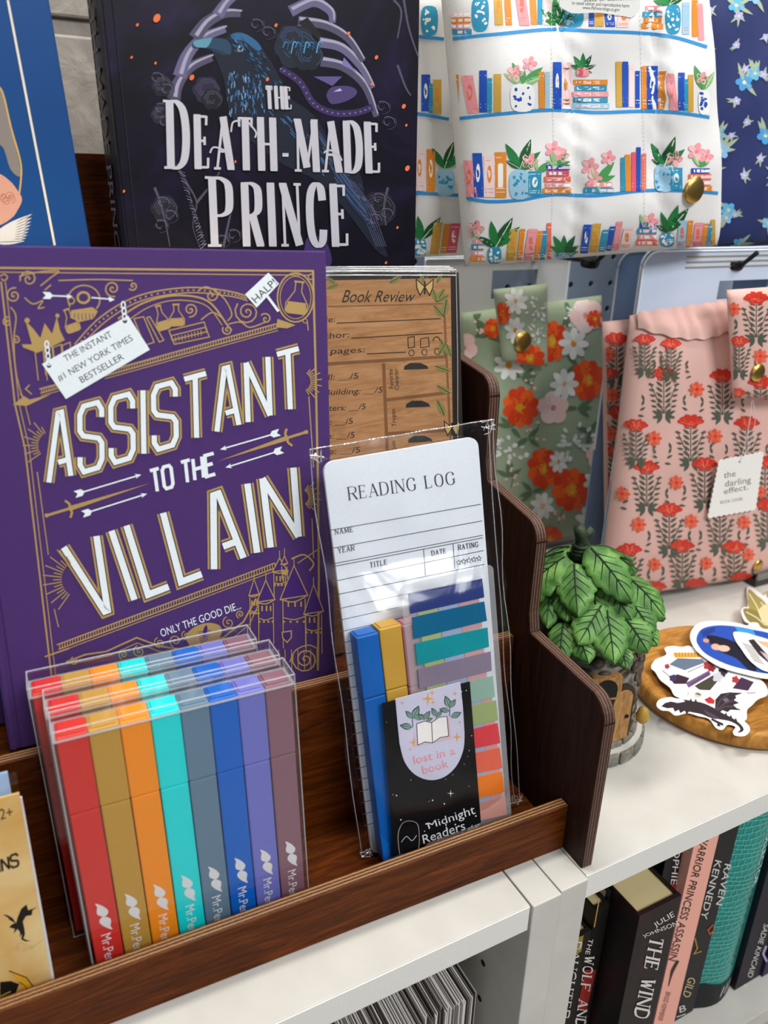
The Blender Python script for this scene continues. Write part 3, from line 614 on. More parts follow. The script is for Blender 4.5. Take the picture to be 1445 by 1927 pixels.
a.poly([(5, 1721), (14, 1722), (24, 1728), (30, 1738), (33, 1727), (40, 1710), (50, 1702), (53, 1713), (70, 1707), (61, 1713), (60, 1722), (49, 1724), (43, 1734), (46, 1748), (47, 1758), (44, 1766), (52, 1770), (59, 1770), (49, 1772), (40, 1768), (41, 1757), (37, 1764), (38, 1755), (33, 1748), (26, 1757), (28, 1748), (17, 1745), (22, 1740), (28, 1737), (18, 1731), (14, 1726)], K)
CL = '#c2a468'
a.curve([(0, 1546), (10, 1541), (12, 1549), (22, 1546), (32, 1540), (42, 1537)], 1.6, CL); a.spiral(4, 1550, 7, 1.5, 1.4, CL); a.curve([(4, 1800), (18, 1796), (20, 1786), (32, 1784), (34, 1775), (48, 1778), (58, 1784), (70, 1776), (78, 1770)], 1.5, CL)
for x, y in ((33, 1784), (46, 1786), (58, 1782)): a.spiral(x, y, 5.5, 1.4, 1.2, CL)
a.poly([(0, 1848), (20, 1846), (36, 1852), (30, 1868), (0, 1878)], K); a.poly([(17, 1827), (30, 1832), (50, 1840), (62, 1856), (46, 1866), (36, 1848)], '#d79c22'); a.line([(17, 1827), (30, 1832), (50, 1840), (62, 1856)], 2, K); a.line([(36, 1848), (48, 1856), (52, 1866)], 1.6, K); a.line([(0, 1875), (20, 1866)], 2, '#c99b3c')
a.build('printed_design', gb)
wb = thing('blank_card', 'white card edge showing behind the beige dragon card', 'card', gf.w(-.05, .003, g_bot))
prism('card', gf, [(-.095, g_bot), (gx1b + .0012, g_bot), (gf.l(40, 1507)[0] + .0003, gf.l(40, 1507)[1]), (-.095, gf.l(-60, 1532)[1])], .0024, .0034, flat('#dcd9dc', .6), wb)
sl = thing('blue_slip', 'pale blue slip in a clear sleeve above the beige card', 'slip', gf.w(-.03, .006, g_bot))
prism('slip', gf, [(-.095, g_bot), (gf.l(14, 1500)[0], g_bot), gf.l(14, 1452, .005), (-.095, gf.l(-60, 1470, .005)[1])], .0050, .0056, flat('#a9c4e6', .5), sl)
prism('sleeve', gf, [(-.097, g_bot), (gf.l(30, 1500)[0], g_bot), gf.l(30, 1450, .005), (-.097, gf.l(-60, 1466, .005)[1])], .0042, .0045, FILM, sl)
# ================================================================ MIDDLE TIER
def hardcover(name, label, cat, fr, x0, x1, z0, z1, th, cover, pages, group=None, board=.0026, jacket=False):
    """case-bound book, spine at x0: two boards, rounded spine, hinge grooves, page block"""
    t = thing(name, label, cat, fr.w((x0 + x1) / 2, th / 2, z0), group)
    g = .0062
    for nm, ya, yb in (('front_cover', 0, board), ('back_cover', th - board, th)):
        box(nm, fr, x0 + g, x1, ya, yb, z0, z1, cover, t, bevel=.0007)
        box('hinge', fr, x0 + .0012, x0 + g + .0006, (ya + .0006) if ya == 0 else ya, yb if ya == 0 else yb - .0006, z0, z1, cover, t, bevel=.0003)
    P = [(x0 + .0022 - .0022 * math.sin(math.pi * i / 8), th * i / 8) for i in range(9)]; n = len(P)
    P2 = P + [(x0 + .0042, th), (x0 + .0042, 0)]; n = len(P2)
    V = [(x, y, z0) for x, y in P2] + [(x, y, z1) for x, y in P2]
    mk('spine', fr.ws(V), [list(range(n))[::-1], list(range(n, 2 * n))] + [(i, (i + 1) % n, n + (i + 1) % n, n + i) for i in range(n)], cover, t, smooth=False)
    pb = box('page_block', fr, x0 + .0046, x1 - .0032, board + .0002, th - board - .0002, z0 + .003, z1 - .003, pages, t, bevel=.0002)
    return t
PAGES = wood('page_edges', [(.3, '#cfc3a4'), (.7, '#e0d6ba')], sc=(2, 400, 2), rough=.8, bump=.15)
PURPLE = cloth('purple_bookcloth', '#381659', '#4c2571', scale=1500, bump=.5, rough=.75, sheen=.03)
pfo = onY((607, 1275), .0800)
pf = Fr(pfo, yaw=-1.5, lean=7, roll=-1.5); PX0, PX1, PZ0, PZ1 = -.1625, .0078, -.0050, .2290
def purple(fr, label): return hardcover('hardcover_book', label, 'book', fr, PX0, PX1, PZ0, PZ1, .0270, PURPLE, PAGES, 'purple clothbound books')
pbk = purple(pf, 'purple clothbound book with gold and white foil title behind the highlighters')
pf2 = Fr(pf.w(-.0135, .0276, .0012), yaw=-1.5, lean=7, roll=-1.2); purple(pf2, 'second purple clothbound book, only its top edge showing behind the first')
a = Art(pf.pxmap(0), .00012, 4e-6); G = FOILGOLD; Wt = FOILWHITE; PU = '#41206a'
# frame lines
a.line([(-8, 504), (589, 510), (594, 700), (598, 900), (600, 1090), (598, 1262)], 4, G); a.line([(-8, 512), (583, 518)], 2, G)
a.line([(2, 530), (28, 760), (47, 844), (97, 1274)], 3.2, G); a.line([(10, 530), (36, 760), (55, 844), (105, 1274)], 1.8, G); a.line([(48, 764), (57, 800)], 1.8, G); a.line([(70, 888), (91, 1044)], 2, G); a.line([(102, 1146), (110, 1180)], 2, G)
a.line([(578, 604), (580, 622)], 2, G); a.line([(581, 746), (590, 880)], 2, G); a.line([(587, 976), (590, 1050)], 2, G)
# corner scrolls
for x, y, r, t_, d_, a0 in ((26, 556, 15, 1.8, 1, 0), (54, 525, 17, 1.7, -1, 1), (465, 587, 24, 2.3, 1, 2), (212, 543, 16, 1.8, -1, 0), (358, 583, 14, 1.8, 1, 3), (398, 556, 13, 1.5, -1, 2), (428, 621, 10, 1.6, 1, 0), (14, 606, 10, 1.5, 1, 2), (500, 600, 11, 1.4, -1, 0), (250, 538, 9, 1.4, 1, 0), (30, 640, 8, 1.3, -1, 0)): a.spiral(x, y, r, t_, 2.6, G, d_, a0)
for pts in ([(0, 520), (8, 516), (14, 522), (8, 528), (2, 524)], [(36, 520), (72, 512), (110, 510), (96, 522), (76, 538)], [(46, 560), (62, 572), (80, 566), (72, 580), (84, 578)], [(20, 578), (30, 596), (26, 640), (30, 700), (42, 748)], [(110, 528), (180, 526), (250, 528)], [(96, 536), (84, 546)], [(372, 548), (390, 540), (420, 560), (436, 590), (428, 604)], [(378, 602), (400, 588), (420, 600)], [(430, 610), (452, 606), (470, 616), (500, 606)]): a.curve(pts, 2.4, G)
a.ring(585, 521, 5, 5, 2, G); a.ring(574, 604, 4, 4, 1.6, G)
# arch with dotted rib, inner arch, hatched band
a.curve([(140, 648), (190, 596), (262, 556), (354, 541), (430, 548), (472, 560)], 2.6, G); a.curve([(150, 654), (200, 604), (266, 566), (354, 551), (430, 557), (466, 566)], 2.2, G)
for t_ in np.linspace(0, 1, 40):
    P = cr([(145, 651), (195, 600), (264, 561), (354, 546), (430, 552.5), (469, 563)], 8); q = P[int(t_ * (len(P) - 1))]; a.ell(q[0], q[1], 2, 2, G, n=6)
a.curve([(222, 600), (270, 570), (330, 556), (390, 566), (428, 612), (436, 622)], 3.4, G); a.curve([(240, 604), (280, 578), (330, 565), (386, 574), (418, 612)], 2, G)
def band(p, q, h, n):
    p, q = np.array(p, float), np.array(q, float); d = (q - p) / np.hypot(*(q - p)); u = np.array([d[1], -d[0]])
    a.line([p, q], 2.4, G); a.line([p + u * h, q + u * h], 2.4, G); a.line([p - u * 5, q - u * 5], 1.6, G)
    for i in range(n): m = p + (q - p) * (i + .5) / n; a.line([m, m + u * h + d * 3], 1.7, G)
band((196, 708), (522, 617), 8, 66); band((76, 740), (112, 730), 8, 8); a.poly([(24, 762), (42, 748), (36, 740), (56, 752), (96, 742), (50, 764)], G)
a.line([(60, 742), (48, 732), (56, 724)], 2.4, G); a.line([(94, 728), (300, 672)], 1.6, G)
# crown, skull, bottles and books
a.poly([(44, 654), (41, 648), (60, 648), (48, 604), (62, 618), (76, 636), (84, 608), (98, 628), (107, 596), (113, 622), (122, 640), (92, 655), (70, 664)], G); a.ell(51, 603, 5, 5, G); a.ell(108, 594, 4, 4, G)
a.ring(158, 564, 30, 27, 2.6, G, a0=150, a1=400); a.ring(157, 560, 11, 10, 4.5, G); a.poly([(134, 584), (174, 578), (184, 586), (176, 600), (150, 606), (132, 598)], G)
for i in range(6): a.line([(140 + i * 7, 590), (141 + i * 7, 602)], 1.4, PU)
a.ring(134, 566, 6, 6, 2.4, G)
def arrow(p, q, w_=2.6, c=Wt, fl=14):
    p, q = np.array(p, float), np.array(q, float); d = (q - p) / np.hypot(*(q - p)); u = np.array([d[1], -d[0]]); a.line([p, q - d * 6], w_, c)
    a.poly([q, q - d * 12 + u * 4.5, q - d * 9, q - d * 12 - u * 4.5], c)
    for s_ in (-1, 1): a.poly([p, p + d * fl, p + d * (fl - 6) + u * s_ * 6.5, p - d * 6 + u * s_ * 6.5], c)
arrow((86, 556), (137, 558), 2.6, Wt, 14); a.line([(172, 560), (208, 563)], 2.4, Wt); a.poly([(216, 564), (204, 558), (206, 568)], Wt)
def bottle(x, y, w_, h, r):
    k, q_ = math.cos(r), math.sin(r); T = lambda P: [(x + u * k - v * q_, y + u * q_ + v * k) for u, v in P]
    a.poly(T([(-w_ * .42, -h * .36), (w_ * .42, -h * .36), (w_ * .5, -h * .1), (w_ * .42, 0), (-w_ * .42, 0), (-w_ * .5, -h * .1)]), G)
    a.line(T([(-w_ * .16, -h), (-w_ * .16, -h * .7), (-w_ * .52, -h * .3), (-w_ * .5, -h * .06), (-w_ * .36, 0), (w_ * .36, 0), (w_ * .5, -h * .06), (w_ * .52, -h * .3), (w_ * .16, -h * .7), (w_ * .16, -h)]), 2, G, closed=True); a.line(T([(-w_ * .24, -h), (w_ * .24, -h)]), 3.4, G)
bottle(140, 624, 26, 44, -.35); bottle(310, 620, 24, 46, -.28); bottle(333, 613, 28, 40, -.05)
for P in ([(252, 600), (270, 596), (290, 644), (272, 650)], [(276, 598), (282, 596), (308, 640), (300, 644)], [(318, 622), (384, 606), (390, 624), (324, 640)], [(322, 632), (386, 616), (394, 634), (328, 648)]): a.line(P, 2.2, G, closed=True)
for i in range(9): a.line([(330 + i * 6, 634 - i * 1.6), (331 + i * 6, 644 - i * 1.6)], 1.5, G)
for i in range(4): x = 72 + i * 17; a.line([(x, 716), (x - 6, 662 - i * 4), (x + 9, 656 - i * 4), (x + 14, 706)], 2, G)
# round medallion with a flask
a.ring(556, 560, 34, 46, 3, G); a.ring(556, 560, 29, 40, 1.6, G); bottle(556, 590, 40, 60, .12); a.poly([(522, 600), (540, 606), (556, 612), (540, 618), (520, 616)], G)
# letters, three foils deep
def big(txt, quad, gap, w0, w1, w2, **k):
    a.stext(txt, quad, w0, G, gap, **k); a.stext(txt, quad, w1, '#2c1a34', gap, **k); a.stext(txt, quad, w2, Wt, gap, **k)
big('ASSISTANT', ((92, 782), (562, 656), (567, 764), (92, 908)), .42, 21, 14, 10)
big('VILLAIN', ((120, 1030), (552, 880), (562, 1010), (172, 1160)), .42, 24, 16.5, 12.5, widths=[1.0, .08, .7, .7, 1.0, .08, .95])
a.stext('TO THE', ((282, 886), (402, 853), (405, 892), (288, 927)), 6.5, Wt, .35)
a.text('ONLY THE GOOD DIE...', ((300, 1184), (450, 1131), (454, 1145), (304, 1199)), Wt)
rr = random.Random(5)
for cx_, cy_, a0, a1, r0, r1, n in ((98, 838, 120, 215, 26, 55, 12), (566, 718, -58, 52, 18, 40, 13), (150, 1090, 120, 235, 34, 70, 16), (566, 936, -52, 58, 14, 38, 13)):
    for i in range(n):
        t_ = D(a0 + (a1 - a0) * i / (n - 1)); rr_ = r1 * (1 if i % 2 else .72); a.line([(cx_ + r0 * math.cos(t_), cy_ - r0 * math.sin(t_)), (cx_ + rr_ * math.cos(t_), cy_ - rr_ * math.sin(t_))], 2, G)
# arrows and swords either side of TO THE
arrow((146, 929), (266, 893)); arrow((160, 966), (277, 929)); arrow((521, 815), (414, 846)); arrow((527, 848), (424, 880))
def sword(p, q, g):
    p, q, g = (np.array(k, float) for k in (p, q, g)); d = (q - p) / np.hypot(*(q - p)); u = np.array([d[1], -d[0]])
    a.poly([q, g + u * 4.5, g - u * 4.5], G); a.line([p, g], 5, G); a.line(cr([g + u * 17 - d * 4, g + u * 8 + d * 2, g, g - u * 8 + d * 2, g - u * 17 - d * 4], 4), 4.5, G); a.ell(p[0], p[1], 4, 4, G)
sword((88, 970), (283, 909), (131, 957)); sword((576, 813), (410, 868), (541, 824))
# lower band, gable, eye
band((110, 1222), (520, 1068), 9, 84); a.line([(84, 1236), (130, 1220)], 3, G); a.line([(124, 1246), (160, 1232), (200, 1226), (257, 1200), (300, 1216), (340, 1222), (420, 1200), (458, 1170), (482, 1126)], 3.2, G); a.line([(140, 1248), (205, 1234), (258, 1210), (300, 1226), (345, 1232), (430, 1208), (470, 1174), (492, 1124)], 1.8, G)
for x, y, r, d_ in ((262, 1226, 12, 1), (232, 1232, 9, -1), (300, 1210, 11, 1), (330, 1206, 12, -1), (350, 1196, 9, 1), (430, 1172, 12, 1), (452, 1156, 8, -1), (140, 1244, 8, 1)): a.spiral(x, y, r, 1.7, 2.1, G, d_)
a.poly(cr([(350, 1196), (366, 1180), (392, 1172), (414, 1178), (416, 1194), (402, 1212), (372, 1220), (356, 1214)], 4, True), G); a.ell(386, 1188, 4, 12, PU, .2, 10)
for i in range(6): a.line([(372 + i * 1, 1190 + i * 4), (396 - i, 1186 + i * 3.4)], 1.3, PU)
# castle
def tower(x, y0, y1, y2, w_, roof):
    a.poly([(x, y0), (x + w_ * .62, y1), (x - w_ * .62, y1 + w_ * .2)], PU); a.line([(x, y0), (x + w_ * .62, y1), (x - w_ * .62, y1 + w_ * .2)], 2, G, closed=True)
    a.line([(x, y0 - 14), (x, y0)], 1.6, G); a.curve([(x - w_ * .62, y1 + w_ * .2), (x, y1 + w_ * .3), (x + w_ * .62, y1)], 2.2, G)
    for s_ in (-.5, .5): a.line([(x + w_ * s_, y1 + 6), (x + w_ * s_ + 1, y2)], 1.8, G)
    a.curve([(x - w_ * .5, y1 + (y2 - y1) * .42), (x, y1 + (y2 - y1) * .46), (x + w_ * .5, y1 + (y2 - y1) * .4)], 2, G)
    for k in (-.25, .05, .32): a.line([(x + w_ * k, y1 + 12), (x + w_ * k, y1 + 22)], 3, G)
    for k in range(4): a.line([(x - w_ * .5 + k * w_ * .3, y1 + (y2 - y1) * .5), (x - w_ * .5 + k * w_ * .3 + 4, y1 + (y2 - y1) * .5)], 4, G)
for q in ((526, 1050, 1072, 1130, 22, 0), (500, 1092, 1128, 1212, 28, 0), (553, 1064, 1120, 1220, 42, 0), (590, 1100, 1150, 1230, 30, 0), (478, 1090, 1118, 1190, 16, 0), (535, 1046, 1060, 1090, 10, 0)): tower(*q)
a.curve([(548, 1052), (572, 1044), (590, 1060), (582, 1074)], 3, G); a.line([(560, 1060), (604, 1030)], 2, G); a.spiral(574, 1241, 25, 2.4, 2.8, G, 1, 1); a.curve([(545, 1246), (556, 1224), (580, 1214), (600, 1222)], 2.4, G)
for x in range(500, 600, 12): a.line([(x, 1222), (x + 1, 1260)], 1.6, G)
a.poly([(531, 1190), (548, 1187), (548, 1200), (540, 1209), (532, 1201)], PU); a.line([(531, 1190), (548, 1187), (548, 1200), (540, 1209), (532, 1201)], 2.4, G, closed=True)
# hung plaque and sign
a.poly([(79, 685), (241, 594), (282, 658), (124, 751)], Wt); K = '#1d1726'
def plq(s_, p, q, h): a.textl(s_, p, q, h, K, up=(-.5, -.87))
plq('THE INSTANT', (124, 681), (212, 633), 13); plq('#1 NEW YORK TIMES', (112, 718), (251, 640), 13); plq('BESTSELLER', (154, 721), (234, 675), 13)
for x, y in ((92, 688), (235, 604)): a.ell(x, y, 4.5, 4.5, K, n=8)
for x, y, n in ((88, 648, 3), (232, 574, 2)):
    for i in range(n + 1): a.ring(x + i * 1.2, y + i * 11, 3.6, 6.5, 2.6, Wt, n=12)
a.poly([(461, 554), (505, 513), (525, 534), (483, 579)], Wt); a.textl('HALP!', (482, 571), (522, 534), 15, K); a.line([(502, 556), (524, 586)], 5, Wt)
a.build('foil_stamping', pbk)

# ---- book review pads in cellophane
rf = Fr(onY((859, 510), .1400), yaw=1, lean=9, roll=-1); RZ0 = -(rf.o[2] - .0969) / math.cos(D(9))
KRAFT = wood('kraft_woodprint', [(.3, '#96683f'), (.55, '#b0835a'), (.75, '#bd9168')], sc=(9, 9, 70), rough=.55, bump=.03)
px0, px1 = -.0985, -.0006
for k, wd in ((0, 'front'), (1, 'second'), (2, 'third')):
    y0 = k * .0036
    t = thing('review_pad', {0: 'kraft brown book review notepad with cupboard print in cellophane', 1: 'second review pad, its edge showing just behind the front one', 2: 'rearmost review pad at the back of the small stack'}[k], 'notepad', rf.w(-.05, y0, RZ0), 'stacked book review pads')
    box('pad', rf, px0, px1 - .0008, y0, y0 + .0022, RZ0, -.0035 + k * .0006, [KRAFT, flat('#2a211c', .6)], t, mi=[0, 1, 1, 1, 1, 1], bevel=0)
    zt = .0006 + k * .0012; E = []
    nx_, nz_ = (30, 60) if k == 0 else (1, 1); V = []; F = []
    for j in range(nz_ + 1):                                                   # front film, with slack diagonal wrinkles on the first pad
        for i in range(nx_ + 1):
            u, v = i / nx_, j / nz_; e = (1 - (2 * u - 1) ** 8) * (1 - (2 * v - 1) ** 8) if k == 0 else 0
            V.append((px0 + (px1 - px0) * u, y0 - .0009 - e * (.0016 + .0007 * math.sin(26 * v + 9 * u + 1) + .0005 * math.sin(61 * v + 30 * u) + .0004 * math.sin(17 * u - 40 * v)), RZ0 + (zt - RZ0) * v))
    for j in range(nz_):
        for i in range(nx_): b_ = j * (nx_ + 1) + i; F.append((b_, b_ + 1, b_ + nx_ + 2, b_ + nx_ + 1))
    mk('film', rf.ws(V), F, FILM if k == 0 else CASE, t, smooth=True, uvflat=True)
    for A_, B_ in (((px0, zt), (px1, zt)), ((px1, RZ0), (px1, zt)), ((px0, zt - .002), (px1, zt - .003))): E.append(tube([rf.w(A_[0] + (B_[0] - A_[0]) * q, y0 - .0008 + .0004 * math.sin(14 * q), A_[1] + (B_[1] - A_[1]) * q) for q in np.linspace(0, 1, 10)], .00035, 5))
    mk('seam', *merge(*E), CASE_EDGE, t)
    if k == 0:
        a = Art(rf.pxmap(0), .00006, 3e-6); Z = lambda P: [(600 + .27682 * x, 480 + .27682 * y) for x, y in P]; K = '#2b221c'; BR = '#7d5433'
        a.poly(Z([(895, 130), (950, 120), (985, 1480), (915, 1480)]), '#241d17'); a.poly(Z([(40, 120), (950, 118), (950, 150), (700, 160), (40, 172)]), '#2e271f')
        def LZ(P, w_, c=K): a.line(Z(P), w_, c)
        LZ([(60, 350), (850, 330)], 2.2, BR); LZ([(850, 330), (905, 1480)], 4, BR); LZ([(120, 463), (830, 432)], 1.7); LZ([(220, 565), (838, 530)], 1.7); LZ([(325, 672), (590, 660)], 1.7)
        LZ([(60, 740), (860, 690)], 6, BR); LZ([(440, 735), (470, 1480)], 6, BR); LZ([(455, 985), (875, 935)], 6, BR); LZ([(465, 1215), (885, 1190)], 6, BR); LZ([(480, 1440), (890, 1420)], 6, BR)
        a.text('Book Review', Z([(155, 232), (640, 240), (640, 315), (155, 322)]), K, .06)
        for s_, q in (('Title:', (-40, 462, 110)), ('Author:', (-60, 572, 205)), ('# of pages:', (-120, 682, 310)), ('Overall: __/5', (-140, 860, 265)), ('World Building: __/5', (-190, 965, 430)), ('Characters: __/5', (-120, 1070, 315)), ('Plot: __/5', (-40, 1160, 230)), ('Romance: __/5', (-170, 1262, 240)), ('Spice: __/5', (-60, 1360, 280))):
            p = Z([(q[0], q[1]), (q[2], q[1] - .05 * (q[2] - q[0]))]); a.textl(s_, p[0], p[1], 11.5, K, shear=.02)
        for s_, x, y0_, y1_ in (('Favorite', 508, 905, 775), ('Character', 545, 915, 770), ('Tropes', 525, 1165, 1045), ('Quote', 525, 1330, 1260)): p = Z([(x, y0_), (x - 8, y1_)]); a.textl(s_, p[0], p[1], 8.5, K)
        for x, y in ((660, 755), (672, 1012), (688, 1250)): a.poly(Z([(x - 82, y + 25), (x - 78, y), (x - 40, y - 22), (x + 30, y - 22), (x + 75, y - 2), (x + 86, y + 18)]), '#2b2826')
        LZ([(605, 560), (648, 552), (650, 625), (608, 632), (605, 560)], 1.6); LZ([(690, 570), (745, 560), (750, 620), (692, 630), (690, 570)], 1.6); a.ring(*Z([(800, 585)])[0], 6.5, 8, 1.8, K, a0=180, a1=360)
        for x, y in ((630, 665), (718, 660), (804, 655)): a.ring(*Z([(x, y)])[0], 5, 5.5, 1.4, K)
        GR = '#7c7a44'
        for x, y, g, L in ((800, 320, 60, 34), (800, 320, 105, 30), (800, 320, 30, 30), (890, 420, 80, 40), (890, 420, 50, 34), (900, 680, 75, 36), (940, 690, 110, 30), (860, 600, -60, 30), (930, 790, 160, 34), (935, 940, 150, 34), (895, 1090, 65, 38), (130, 200, 200, 26), (110, 190, 150, 22), (480, 190, 30, 30), (800, 190, 60, 24), (720, 185, 120, 22)): x = x - 42 if x > 880 else x; g = 180 - g if (x > 840 and g < 80) else g; p = Z([(x, y)])[0]; a.leaf(p[0], p[1], g, L * .9, L * .36, GR, '#1f1d12')
        for x, y, s_ in ((720, 215, 1), (905, 1175, .9)):
            p = Z([(x, y)])[0]
            for sx_ in (-1, 1): a.poly([(p[0], p[1]), (p[0] + sx_ * 16 * s_, p[1] - 14 * s_), (p[0] + sx_ * 15 * s_, p[1] + 2), (p[0] + sx_ * 9 * s_, p[1] + 16 * s_)], '#c7a566'); a.line([(p[0], p[1]), (p[0] + sx_ * 16 * s_, p[1] - 14 * s_), (p[0] + sx_ * 15 * s_, p[1] + 2), (p[0] + sx_ * 9 * s_, p[1] + 16 * s_), (p[0], p[1])], 2, '#201a12')
            a.line([(p[0], p[1] - 10), (p[0], p[1] + 14)], 3, '#201a12')
        a.build('printed_form', t)

# ================================================================ TOP TIER
df = Fr(onY((778, 497), .1660), yaw=2.5, lean=1.5, roll=.3)
DZ0 = -(df.o[2] - .2524) / math.cos(D(1.5)); DX0 = -.1668; DX1 = .0012; DZ1 = DZ0 + .238
JACKET = mottled('dark_jacket', [(.32, '#06050a'), (.52, '#100b1c'), (.72, '#221538')], scale=17, rough=.36, bump=.05, coat=.0, distortion=1.5)
db = hardcover('hardcover_book', 'dark glossy hardcover with silver title and raven artwork', 'book', df, DX0, DX1, DZ0, DZ1, .0340, JACKET, PAGES)
a = Art(df.pxmap(0), .00012, 4e-6); Z = lambda P: [(280 + .35986 * x, .35986 * y) for x, y in P]
def zc(P, w_, c, n=5): a.line(cr(Z(P), n), w_, c)
def zp(P, c, n=0): a.poly(cr(Z(P), n, True) if n else Z(P), c)
# ribs
RB = ['#4e485f', '#645d7e', '#6a6388']
for i, (P, w_) in enumerate((([(130, 520), (150, 440), (220, 350), (330, 300)], 26), ([(160, 400), (200, 290), (280, 200), (400, 150)], 26), ([(240, 200), (300, 120), (390, 70), (480, 70)], 26), ([(360, 80), (400, 20), (460, -30)], 24), ([(900, 320), (1020, 350), (1130, 450), (1190, 610)], 20), ([(890, 220), (1010, 250), (1110, 350), (1170, 460)], 20), ([(780, 110), (920, 130), (1040, 200), (1120, 320)], 20), ([(740, 60), (860, 10), (950, 60), (960, 120)], 22))):
    zc(P, [w_ * k for k in np.linspace(1, .55, 16)], RB[i % 2]); zc([(x + 8, y - 14) for x, y in P], [w_ * .3 * k for k in np.linspace(1, .4, 16)], '#a29db4')
zp([(830, 90), (900, 180), (890, 210), (780, 120)], '#0c0a12'); zp([(860, 400), (1010, 400), (960, 450)], '#5b4f86'); zp([(1020, 300), (1090, 380), (1010, 340)], '#7a70a8')
# dark peony, foliage, branches
for x, y, r, c in ((770, 250, 110, '#14202e'), (830, 290, 80, '#0e1622'), (740, 200, 70, '#1b1b2b'), (70, 450, 55, '#16141d'), (60, 600, 50, '#1b1826'), (1200, 1090, 90, '#14121c'), (80, 1090, 70, '#15131c'), (300, 470, 70, '#241a38'), (330, 520, 55, '#0f0c16')):
    p = Z([(x, y)])[0]; a.flower(p[0], p[1], r * .36, 6, c, c, .4, .5)
    for k in range(5): a.ring(p[0], p[1], r * .36 * (.25 + k * .17), r * .36 * (.22 + k * .15), 1.2, '#36527a' if 700 < x < 900 else '#4a465a', a0=k * 60, a1=k * 60 + 170, n=10)
for P in ([(140, 860), (200, 960), (250, 1060), (230, 1180), (270, 1300)], [(250, 1060), (330, 960), (370, 900)], [(30, 980), (60, 1060), (90, 1180), (110, 1290)], [(1250, 980), (1230, 1080), (1240, 1180)], [(1160, 1070), (1200, 1150)], [(390, 1290), (420, 1150), (430, 1110)], [(1330, -20), (1360, 150), (1410, 300)], [(1280, 0), (1320, 60), (1300, 200)], [(1300, 340), (1340, 450), (1370, 500)]): zc(P, [5, 5, 4.6, 4.2, 4, 4, 3.6, 3.4, 3, 3, 2.6, 2.4, 2, 2, 1.6, 1.5, 1.4, 1.3, 1.2, 1.2, 1.1][:len(cr(P, 5))], '#4c4658')
# snake
zc([(690, 360), (790, 430), (860, 540), (960, 590), (1080, 590), (1170, 560)], 13, '#33244f', 8)
for i in range(20):
    P = cr([(690, 360), (790, 430), (860, 540), (960, 590), (1080, 590), (1170, 560)], 8); q = Z([P[2 * i]])[0]; a.ell(q[0], q[1], 2.4, 2, '#7159a6', n=6)
zp([(930, 490), (960, 455), (1040, 450), (1085, 470), (1080, 500), (1030, 530), (960, 545), (935, 520)], '#4a3a6d', 4); zp([(965, 480), (1000, 462), (1010, 475)], '#b9aee0')
# raven
zp([(330, 250), (400, 205), (430, 175), (480, 170), (540, 200), (590, 250), (650, 340), (690, 420), (720, 500), (860, 600), (960, 760), (1100, 900), (1130, 1040), (1190, 1200), (1250, 1340), (1180, 1300), (1060, 1140), (900, 960), (700, 860), (560, 760), (450, 640), (410, 540), (395, 430), (360, 330)], '#0f1728', 3)
zp([(228, 250), (236, 212), (320, 198), (400, 205), (430, 240), (418, 290), (330, 262), (262, 250)], '#22405a', 3); zp([(236, 214), (318, 198), (330, 205), (300, 250), (246, 245)], '#5d93a8', 3); zc([(240, 250), (330, 256), (418, 288)], 1.6, '#0a0d14')
zp([(430, 180), (490, 172), (560, 212), (590, 255), (560, 262), (500, 215), (440, 205)], '#2a5f8a', 3)
a.ell(*Z([(478, 254)])[0], 6.2, 6.4, '#9aa3ad', n=14); a.ell(*Z([(478, 254)])[0], 4, 4.2, '#101216', n=12); a.ell(*Z([(473, 248)])[0], 1.3, 1.3, '#f4f4f4', n=8)
rr = random.Random(11)
for i in range(120):
    t_ = rr.random(); x = 400 + 190 * rr.random() + 20 * t_; y = 370 + 220 * t_; L = rr.uniform(14, 34); p = Z([(x, y), (x + rr.uniform(-4, 8), y + L)]); a.line([p[0], p[1]], rr.uniform(.8, 1.6), rr.choice(('#2f5f96', '#4d86b8', '#1f3d66', '#7fa9cf')))
for i in range(90):
    t_ = rr.random(); x = 640 + 480 * t_ + rr.uniform(-40, 40); y = 570 + 480 * t_ + rr.uniform(-50, 50); p = Z([(x, y), (x + 26, y + 30)]); a.line(p, rr.uniform(.8, 1.8), rr.choice(('#24466e', '#356a9a', '#182c48', '#4f6d92')))
for i in range(6): zc([(1000 + i * 14, 900 + i * 10), (1100 + i * 12, 1080), (1190 + i * 10, 1290)], 1.8, '#40445a')
for i in range(110):
    t_ = rr.random(); x = 430 + 230 * t_ + rr.uniform(-30, 40); y = 185 + 260 * t_ ** 1.5 + rr.uniform(-10, 60); p = Z([(x, y), (x + 16, y + 14)]); a.line(p, rr.uniform(.8, 1.5), rr.choice(('#1d3350', '#2a5f8a', '#16243c', '#3f7fae')))
for i in range(14): zc([(860 + i * 10, 640 + i * 26), (960 + i * 10, 800 + i * 24), (1040 + i * 12, 930 + i * 22)], 1.6, ('#31486e', '#22314e', '#4a5d80')[i % 3])
for i in range(9): x = 700 + 22 * i; zc([(x, 250 + 14 * (i % 3)), (x + 14, 220), (x + 34, 230 + 10 * (i % 2))], 2, ('#2f78a8', '#1f4f74', '#58a0c4')[i % 3])
for x, y in ((40, 410), (90, 470), (60, 570), (80, 640), (1200, 1040), (1240, 1120), (1180, 1150), (70, 1060), (110, 1130), (60, 1180), (560, 130), (620, 170), (1220, 560), (1250, 640), (440, 1230), (380, 1260)):
    for g in range(5): p = Z([(x, y)])[0]; a.ring(p[0], p[1], 4 + 3 * g, 3 + 2.6 * g, 1.1, '#6d6a80' if g % 2 else '#3c3a4c', a0=g * 80, a1=g * 80 + 130, n=8)
